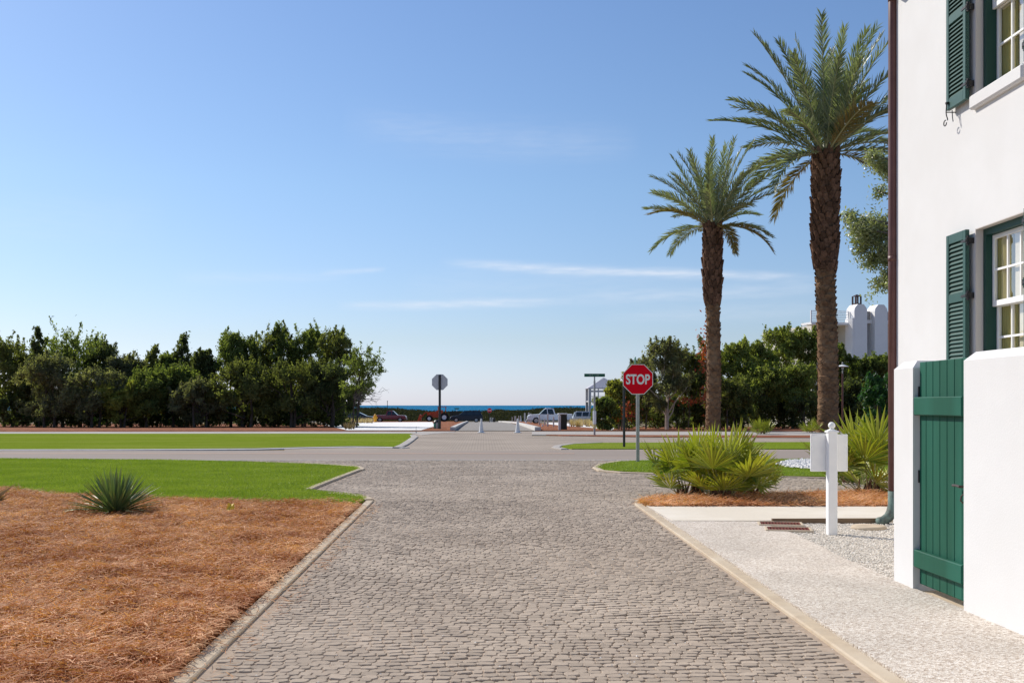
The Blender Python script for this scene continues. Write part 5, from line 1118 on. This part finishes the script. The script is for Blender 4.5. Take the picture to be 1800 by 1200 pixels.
# date palms
def palm(name, u_base, v_base, u_top, v_top, v_pinch, wb, wboot, flen, nfr, label, seed):
    rg = np.random.default_rng(seed); d = D(v_base); k = d / F; x, y, _ = G(u_base, v_base); r = empty(name, (x, y, 0), label, 'palm tree', 'date palms')
    zt = V(v_top, d); zp = V(v_pinch, d); dx = (u_top - u_base) * k
    ax = lambda z: dx * min(1, max(0, z / zt)) + .05 * math.sin(z * .5)
    # trunk with ringed leaf scars
    n = 36; zs_ = np.arange(-.1, zp + .6, .06); vs_ = []
    a = np.arange(n) * 2 * math.pi / n
    for z in zs_:
        t = z / zp; rad = wb * k / 2 * (1.04 - .08 * t) + (.12 * k * wb / 2) * math.exp(-z / .5)
        ph = (z / .42) + a / (2 * math.pi) * 1.0 + .10 * np.sin(a * 5 + z * 3)
        saw = (ph % 1.0); rr = rad * (1 + .10 * (saw - .5)) * (1 + .02 * np.sin(a * 7 + z * 9))
        vs_.append(np.stack([ax(z) + rr * np.cos(a), rr * np.sin(a), np.full(n, z)], -1))
    m_ = len(zs_); vs_ = np.concatenate(vs_); i = np.arange(m_ - 1)[:, None] * n; j = np.arange(n)[None]; kk = (j + 1) % n
    mb = MB(); mb.add(vs_, np.stack([(i + j).ravel(), (i + kk).ravel(), (i + n + kk).ravel(), (i + n + j).ravel()], 1))
    # stubs on the lower trunk
    pz = []
    for q in range(int(zp / .42 * 9)):
        z = q * .42 / 9 + rg.uniform(-.03, .03); an = q * 2.39996; rad = wb * k / 2 * 1.02
        w_ = rad * .36; h_ = .16; er, et = np.array([math.cos(an), math.sin(an), 0]), np.array([-math.sin(an), math.cos(an), 0]); c0 = np.array([ax(z), 0, z]) + er * rad * .97
        if rg.random() < .82: mb.add([c0 - et * w_, c0 + et * w_, c0 + et * w_ * .6 + er * .07 + (0, 0, h_), c0 - et * w_ * .6 + er * .07 + (0, 0, h_), c0 + et * w_ * .5 + (0, 0, h_ * 1.1), c0 - et * w_ * .5 + (0, 0, h_ * 1.1)], [(0, 1, 2, 3), (3, 2, 4, 5), (1, 4, 2), (0, 3, 5)])
    tr = mb.build('trunk', m_ptrunk, r)
    # boots on the upper trunk
    mb = MB(); z0b = zp - .3; mb.tube([(ax(z0b), 0, z0b), (ax(zp + .5), 0, zp + .5), (ax(zt - 1), 0, zt - 1), (ax(zt), 0, zt + .3)], [wb * k * .42, wboot * k * .42, wboot * k * .42, wboot * k * .25], 20)
    nb_ = int((zt - z0b) / .30 * 11)
    for q in range(nb_):
        t = q / nb_; z = z0b + (zt + .1 - z0b) * t; an = q * 2.39996 + rg.normal(0, .06)
        rad = wboot * k / 2 * (.80 + .22 * math.sin(min(1, t * 3.2) * 1.57)) * (1 - .10 * max(0, t - .8) * 5 * .5)
        er, et = np.array([math.cos(an), math.sin(an), 0]), np.array([-math.sin(an), math.cos(an), 0]); c0 = np.array([ax(z), 0, z]) + er * rad * .80
        h_ = .40 * rg.uniform(.7, 1.25); w_ = rad * .30 * rg.uniform(.8, 1.1); o1 = rad * .23 + rg.uniform(-.03, .07)
        mb.add([c0 - et * w_, c0 + et * w_, c0 + et * w_ * .5 + er * o1 + (0, 0, h_), c0 - et * w_ * .5 + er * o1 + (0, 0, h_), c0 + et * w_ * .4 + er * (o1 - .09) + (0, 0, h_ + .03), c0 - et * w_ * .4 + er * (o1 - .09) + (0, 0, h_ + .03), c0 + er * o1 * .6 - (0, 0, .06)],
               [(0, 6, 3), (6, 1, 2), (6, 2, 3), (3, 2, 4, 5), (1, 4, 2), (0, 3, 5)])
    mb.build('leaf_boots', m_boot, r)
    top = np.array([ax(zt), 0, zt + .1])
    for i in range(nfr):
        t = (i + .5) / nfr; az = i * 2.39996 + rg.normal(0, .2); th0 = R(86 - 78 * t ** 1.1) + rg.normal(0, .05)
        if t > .86: th0 = R(rg.uniform(-14, 14))
        droop = R(rg.uniform(12, 30) + 30 * t ** 1.5) * (1.1 if t > .86 else .92); L_ = flen * k * rg.uniform(.88, 1.05) * (1.02 if t < .12 else 1.15 if t < .35 else .96) * (.85 if t > .86 else 1)
        ns = 22; p = top + np.array([math.cos(az), math.sin(az), 0]) * .22 * wboot * k; pts = [p.copy()]; Ts = []
        side = np.array([-math.sin(az), math.cos(az), 0]); tw = rg.normal(0, .25)
        for s_ in range(ns):
            tt = s_ / ns; th = th0 - droop * tt ** 1.4; az2 = az + .12 * tt * math.sin(i); T = np.array([math.cos(az2) * math.cos(th), math.sin(az2) * math.cos(th), math.sin(th)])
            Ts.append(T); p = p + T * L_ / ns; pts.append(p.copy())
        Ts.append(Ts[-1]); pts = np.array(pts); Ts = np.array(Ts)
        mb = MB(); mb.tube(pts, np.linspace(.055, .010, ns + 1) * flen * k / 6.2, 5)
        fr = mb.build('frond', m_rachis, r)
        # leaflets
        nl = 74; tl = np.linspace(.10, 1.0, nl); tl = np.repeat(tl, 2); sg = np.tile([-1, 1], nl); f = tl * ns; i0 = np.minimum(f.astype(int), ns - 1); fr_ = (f - i0)[:, None]
        c = pts[i0] * (1 - fr_) + pts[i0 + 1] * fr_; T = unit(Ts[i0]); N_ = np.cross(side[None], T) * -1; N_ *= np.sign(N_[:, 2:3] + 1e-6) if abs(math.cos(th0)) > .05 else 1
        S = side[None] * math.cos(tw) + N_ * math.sin(tw); N2 = -side[None] * math.sin(tw) + N_ * math.cos(tw)
        va = R(24) + rg.normal(0, .22, nl * 2); fw = R(48) - R(20) * tl + rg.normal(0, .10, nl * 2)
        dirv = unit(T * np.cos(fw)[:, None] + (S * (sg * np.cos(va))[:, None] + N2 * np.sin(va)[:, None]) * np.sin(fw)[:, None])
        ll = flen * k * .178 * np.clip(np.minimum(.35 + (tl - .1) * 3.2, 1.0), 0, 1) * (1 - .50 * np.clip((tl - .55) / .45, 0, 1)) * rg.uniform(.85, 1.1, nl * 2)
        wv = unit(np.cross(dirv, N2 * .8 + rg.normal(0, .3, (nl * 2, 3)))) * (.031 * flen * k / 6.2)
        midp = c + dirv * (ll * .5)[:, None]; tip = c + dirv * ll[:, None]; tip[:, 2] -= ll * .10
        Vt = np.stack([c - wv * .6, c + wv * .6, midp + wv, tip, midp - wv], 1).reshape(-1, 3)
        mb = MB(); b = np.arange(nl * 2)[:, None] * 5; mb.add(Vt, b + np.array([[0, 1, 2, 3, 4]]))
        mb.build('leaflets', m_palmo if (t > .80 and rg.random() < .6) else m_palml, fr)
palm('date_palm', 1455, 759.5, 1450, 272, 470, 34, 49, 202, 44, 'taller date palm standing right, close to the white house downpipe', 11)
palm('date_palm', 1253, 757.8, 1254, 400, 530, 24, 35, 136, 40, 'smaller date palm standing left of the taller one', 23)

# fan leaved palmettos
def fan_leaf(mb_l, base, az, tilt, pet, rad, rg, nseg=26, spread=R(150)):
    hd = np.array([math.cos(az), math.sin(az), 0]); up = np.array([0, 0, 1.0]); T = hd * math.cos(tilt) + up * math.sin(tilt); S = np.array([-math.sin(az), math.cos(az), 0]); N_ = np.cross(S, T)
    if N_[2] < 0: N_ = -N_
    roll = rg.normal(0, .35); S, N_ = S * math.cos(roll) + N_ * math.sin(roll), N_ * math.cos(roll) - S * math.sin(roll)
    c = base + T * pet; a = np.linspace(-spread, spread, nseg) / 1.0 * .62; L_ = rad * (1 - .25 * np.abs(a / a.max()) ** 2) * rg.uniform(.88, 1.06, nseg)
    dirv = unit(T[None] * np.cos(a)[:, None] + S[None] * np.sin(a)[:, None] + N_[None] * (.14 + rg.normal(0, .05, nseg))[:, None])
    perp = unit(np.cross(dirv, N_[None])) ; w = rad * .040
    mid = c + dirv * (L_ * .55)[:, None]; tip = c + dirv * L_[:, None]; tip[:, 2] -= L_ * rg.uniform(0, .12, nseg)
    Vt = np.stack([np.repeat(c[None], nseg, 0), mid - perp * w - N_ * w * .3, tip, mid + perp * w - N_ * w * .3, mid + N_ * w * .5], 1).reshape(-1, 3)
    b = np.arange(nseg)[:, None] * 5; mb_l.add(Vt, np.concatenate([b + np.array([[0, 1, 2, 4]]), b + np.array([[0, 4, 2, 3]])]))
    return c
def palmetto(u, v, wpx, hpx, nleaf, label, seed, group='palmetto clumps', leafm=None, nseg=20, parts=True, tall=0):
    rg = np.random.default_rng(seed); x, y, _ = G(u, v); d = D(v); k = d / F; W = wpx * k / 2; Ht = hpx * k
    r = empty('palmetto', (x, y, .02), label, 'palmetto', group); rad = Ht * (.56 if hpx > 50 else .66); allb = MB(); pets = MB()
    for i in range(nleaf):
        q = (i + .5) / nleaf; az = i * 2.39996; rr = math.sqrt(q); base = np.array([rr * W * .50 * math.cos(az), rr * W * .32 * math.sin(az), 0])
        tilt = R(88 - 50 * rr + rg.normal(0, 8)); rd = rad * rg.uniform(.75, 1.1) * (.8 if rr > .85 else 1); pet = max(.12, Ht * rg.uniform(.38, .62) - (rr > .8) * Ht * .22) * (.55 if hpx < 50 else 1)
        if rr > .85: tilt = R(rg.uniform(22, 50))
        m1 = MB(); c = fan_leaf(m1, base, az, tilt, pet, rd, rg, nseg)
        lf = m1.build('fan_leaf', leafm or m_palmetto, r)
        m2 = MB(); m2.tube([base - (0, 0, .02), (base + c) / 2 + (0, 0, .01), c], [.010, .007, .005], 5); m2.build('petiole', m_petiole, lf)
    m3 = MB()
    for i in range(26 if hpx > 60 else 8):                       # dead skirt at the base
        az = rg.random() * 6.28; q = rg.uniform(.1, .6); b0 = np.array([q * W * .9 * math.cos(az), q * W * .6 * math.sin(az), .02]); m3.tube([b0, b0 + (rg.normal(0, .06), rg.normal(0, .06), rg.uniform(.08, .25))], [.03, .01], 5)
    m3.build('stem_bases', m_boot, r)
palmetto(1212, 872, 100, 124, 15, 'left half of the big fan leaved palmetto clump by the walk', 2)
palmetto(1270, 878, 92, 132, 17, 'middle of the big fan leaved palmetto clump behind the shell walk', 4)
palmetto(1318, 872, 74, 96, 11, 'low right end of the big palmetto clump', 6)
palmetto(1530, 868, 105, 140, 20, 'palmetto between the white sign post and the downpipe', 8)
palmetto(1495, 850, 60, 105, 9, 'palmetto with tall fans seen behind the white board', 9)
palmetto(1340, 763, 44, 34, 14, 'small distant palmetto between the two palms', 12, nseg=16)
palmetto(1426, 760, 32, 30, 9, 'small distant palmetto at the foot of the big palm', 13, nseg=16)

# yucca on the straw bed
def yucca(u, v, wpx, hpx, n, label):
    rg = np.random.default_rng(9); x, y, _ = G(u, v); d = D(v); k = d / F; r = empty('yucca', (x, y, .03), label, 'yucca'); W = wpx * k / 2; Ht = hpx * k
    mb = MB()
    for i in range(n):
        q = ((i + .5) / n); az = i * 2.39996 + rg.normal(0, .1); th = R(88 - 78 * q ** .8) + rg.normal(0, .06); L_ = (Ht * math.sin(th) ** 2 + W * math.cos(th) ** 2) * rg.uniform(.85, 1.05)
        T = np.array([math.cos(az) * math.cos(th), math.sin(az) * math.cos(th), math.sin(th)]); S = np.array([-math.sin(az), math.cos(az), 0]); N_ = np.cross(T, S); b0 = np.array([math.cos(az), math.sin(az), 0]) * .05 + (0, 0, .03)
        w = .0165 * rg.uniform(.8, 1.2); P_ = []
        for t, ww in ((0, .6), (.35, 1.15), (.7, .85), (1, .05)):
            c = b0 + T * L_ * t - np.array([0, 0, .03 * t * t * L_ * 3 * q]); P_ += [c - S * w * ww + N_ * w * ww * .5, c, c + S * w * ww + N_ * w * ww * .5]
        fs = []
        for s_ in range(3): fs += [(3 * s_, 3 * s_ + 1, 3 * s_ + 4, 3 * s_ + 3), (3 * s_ + 1, 3 * s_ + 2, 3 * s_ + 5, 3 * s_ + 4)]
        mb.add(P_, fs)
    mb.build('leaf_blades', m_yucca, r)
    m = MB(); m.lathe([(.09, -.03), (.10, .05), (.05, .12), (.01, .14)], n=12); m.build('stem', m_boot, r)
    m = MB()
    for i in range(26): az = rg.random() * 6.28; q = rg.uniform(.25, .62); c = (q * math.cos(az), q * math.sin(az) * .8, .05 + rg.uniform(0, .03)); a2 = az + rg.normal(0, .5); m.tube([c, (c[0] + .16 * math.cos(a2), c[1] + .16 * math.sin(a2), .05)], [.009, .003], 4)
    m.build('dead_leaves', m_flag, r)
yucca(203, 908, 180, 80, 150, 'spiky dark green yucca growing in the left straw bed')
# ornamental grass clump at the left edge
rg = np.random.default_rng(31); x, y, _ = G(-26, 893); r_ = empty('grass_clump', (x, y, .03), 'dry pinkish grass tuft cut by the left edge of the photo', 'grass clump')
m_tuft = leafmat('dry_tuft', (.34, .22, .14), (.56, .42, .28), transl=.3)
mb = MB()
for i in range(420):
    az = rg.random() * 6.28; th = R(rg.uniform(35, 88)); L_ = rg.uniform(.16, .32) if i > 8 else rg.uniform(.4, .6); T = np.array([math.cos(az) * math.cos(th), math.sin(az) * math.cos(th), math.sin(th)]); S = np.array([-math.sin(az), math.cos(az), 0]) * .0028
    b0 = np.array([math.cos(az), math.sin(az), 0]) * .07 * rg.random(); m1 = b0 + T * L_ * .5; t1 = b0 + T * L_ + np.array([math.cos(az), math.sin(az), -.6]) * L_ * .18
    mb.add([b0 - S, b0 + S, m1 + S, t1, m1 - S], [(0, 1, 2, 3, 4)])
mb.build('blades', m_tuft, r_)

# ------------------------------------------------------------------ dunes with scrub in front of the sea
prof = [(-900, 719), (300, 719), (560, 720), (605, 719), (640, 716.5), (700, 717.5), (735, 720.5), (760, 723), (800, 722.5), (850, 722.5), (880, 719), (900, 721), (925, 721), (950, 717.5), (985, 715.8), (1030, 717.5), (1060, 717), (1300, 716), (2600, 717)]
pu = np.array([p[0] for p in prof]); pv = np.array([p[1] for p in prof])
def dune(name, d, off, depth, seed):
    rg = np.random.default_rng(seed); us = np.arange(-600, 2300, 12); mb = MB(); rows = []
    crest = H - (np.interp(us, pu, pv) + off - HV) * d / F - .25
    for dd, fz in ((-depth, 0), (-depth * .5, .62), (0, 1), (depth * .6, .7), (depth * 1.4, 0)):
        rows.append([(*P(u, d + dd)[:2], (zg(d + dd) - .3) * (1 - fz) + c * fz) for u, c in zip(us, crest)])
    n = len(us); mb.add(sum(rows, []), [(j * n + i, j * n + i + 1, (j + 1) * n + i + 1, (j + 1) * n + i) for j in range(4) for i in range(n - 1)])
    tag(mb.build(name, m_scrubg, smooth=True), kind='structure')
    m_ = 42000; uu = rg.uniform(500, 1180, m_); t = rg.random(m_) ** .8; dd = d - depth * (1 - t); c = H - (np.interp(uu, pu, pv) + off - HV) * d / F - .25
    fz = np.where(t > .5, .62 + (t - .5) * .76, t * 1.24); z = (-.0115 * (dd - Y0) - .3) * (1 - fz) + c * fz
    xy = np.array([P(u, q)[:2] for u, q in zip(uu, dd)]); bump = .5 * np.sin(xy[:, 0] * 1.1 + dd) + .5 * np.sin(xy[:, 0] * .43 + 2)
    C = np.column_stack([xy, z + rg.random(m_) ** 1.5 * (.45 + .25 * bump)])
    mb = MB(); leaves(mb, C, .26, up=.6, rg=rg); return tag(mb.build('dune_scrub', m_dune), 'olive brown scrub covering the %s' % ('far dune ridge' if off == 0 else 'near slope of the dunes behind the parked cars'), 'scrub', kind='stuff')
dune('dune_ridge', 320., 0, 50., 1)
dune('dune_slope', 250., 5.5, 32., 2)
# dry tufts round the sand patch and the car at the thicket edge
def tufts(name, uvs, n, h, w, m_, label):
    mb = MB(); rg = np.random.default_rng(77)
    for _ in range(n):
        u = rg.uniform(uvs[0], uvs[1]); v = rg.uniform(uvs[2], uvs[3]); x, y, z = G(u, v)
        for q in range(14): a = rg.random() * 6.28; t = rg.uniform(.1, .6); hh = h * rg.uniform(.5, 1.1); mb.add([(x - w * math.sin(a), y + w * math.cos(a), z), (x + w * math.sin(a), y - w * math.cos(a), z), (x + hh * t * math.cos(a), y + hh * t * math.sin(a), z + hh)], [(0, 1, 2)])
    return tag(mb.build(name, m_), label, 'dry grass', kind='stuff')
tufts('dry_grass', (602, 655, 742.6, 744.2), 120, .8, .03, m_tuft, 'dry straw coloured grass in front of the charcoal car')
tufts('dry_grass', (1003, 1085, 744, 751.5), 230, .7, .03, m_tuft, 'dry pale grass in front of the silver car')
tufts('dry_grass', (604, 625, 746, 756), 60, .5, .03, m_f['n'], 'brown weeds at the left end of the white sand')
print('objects', len(bpy.data.objects))
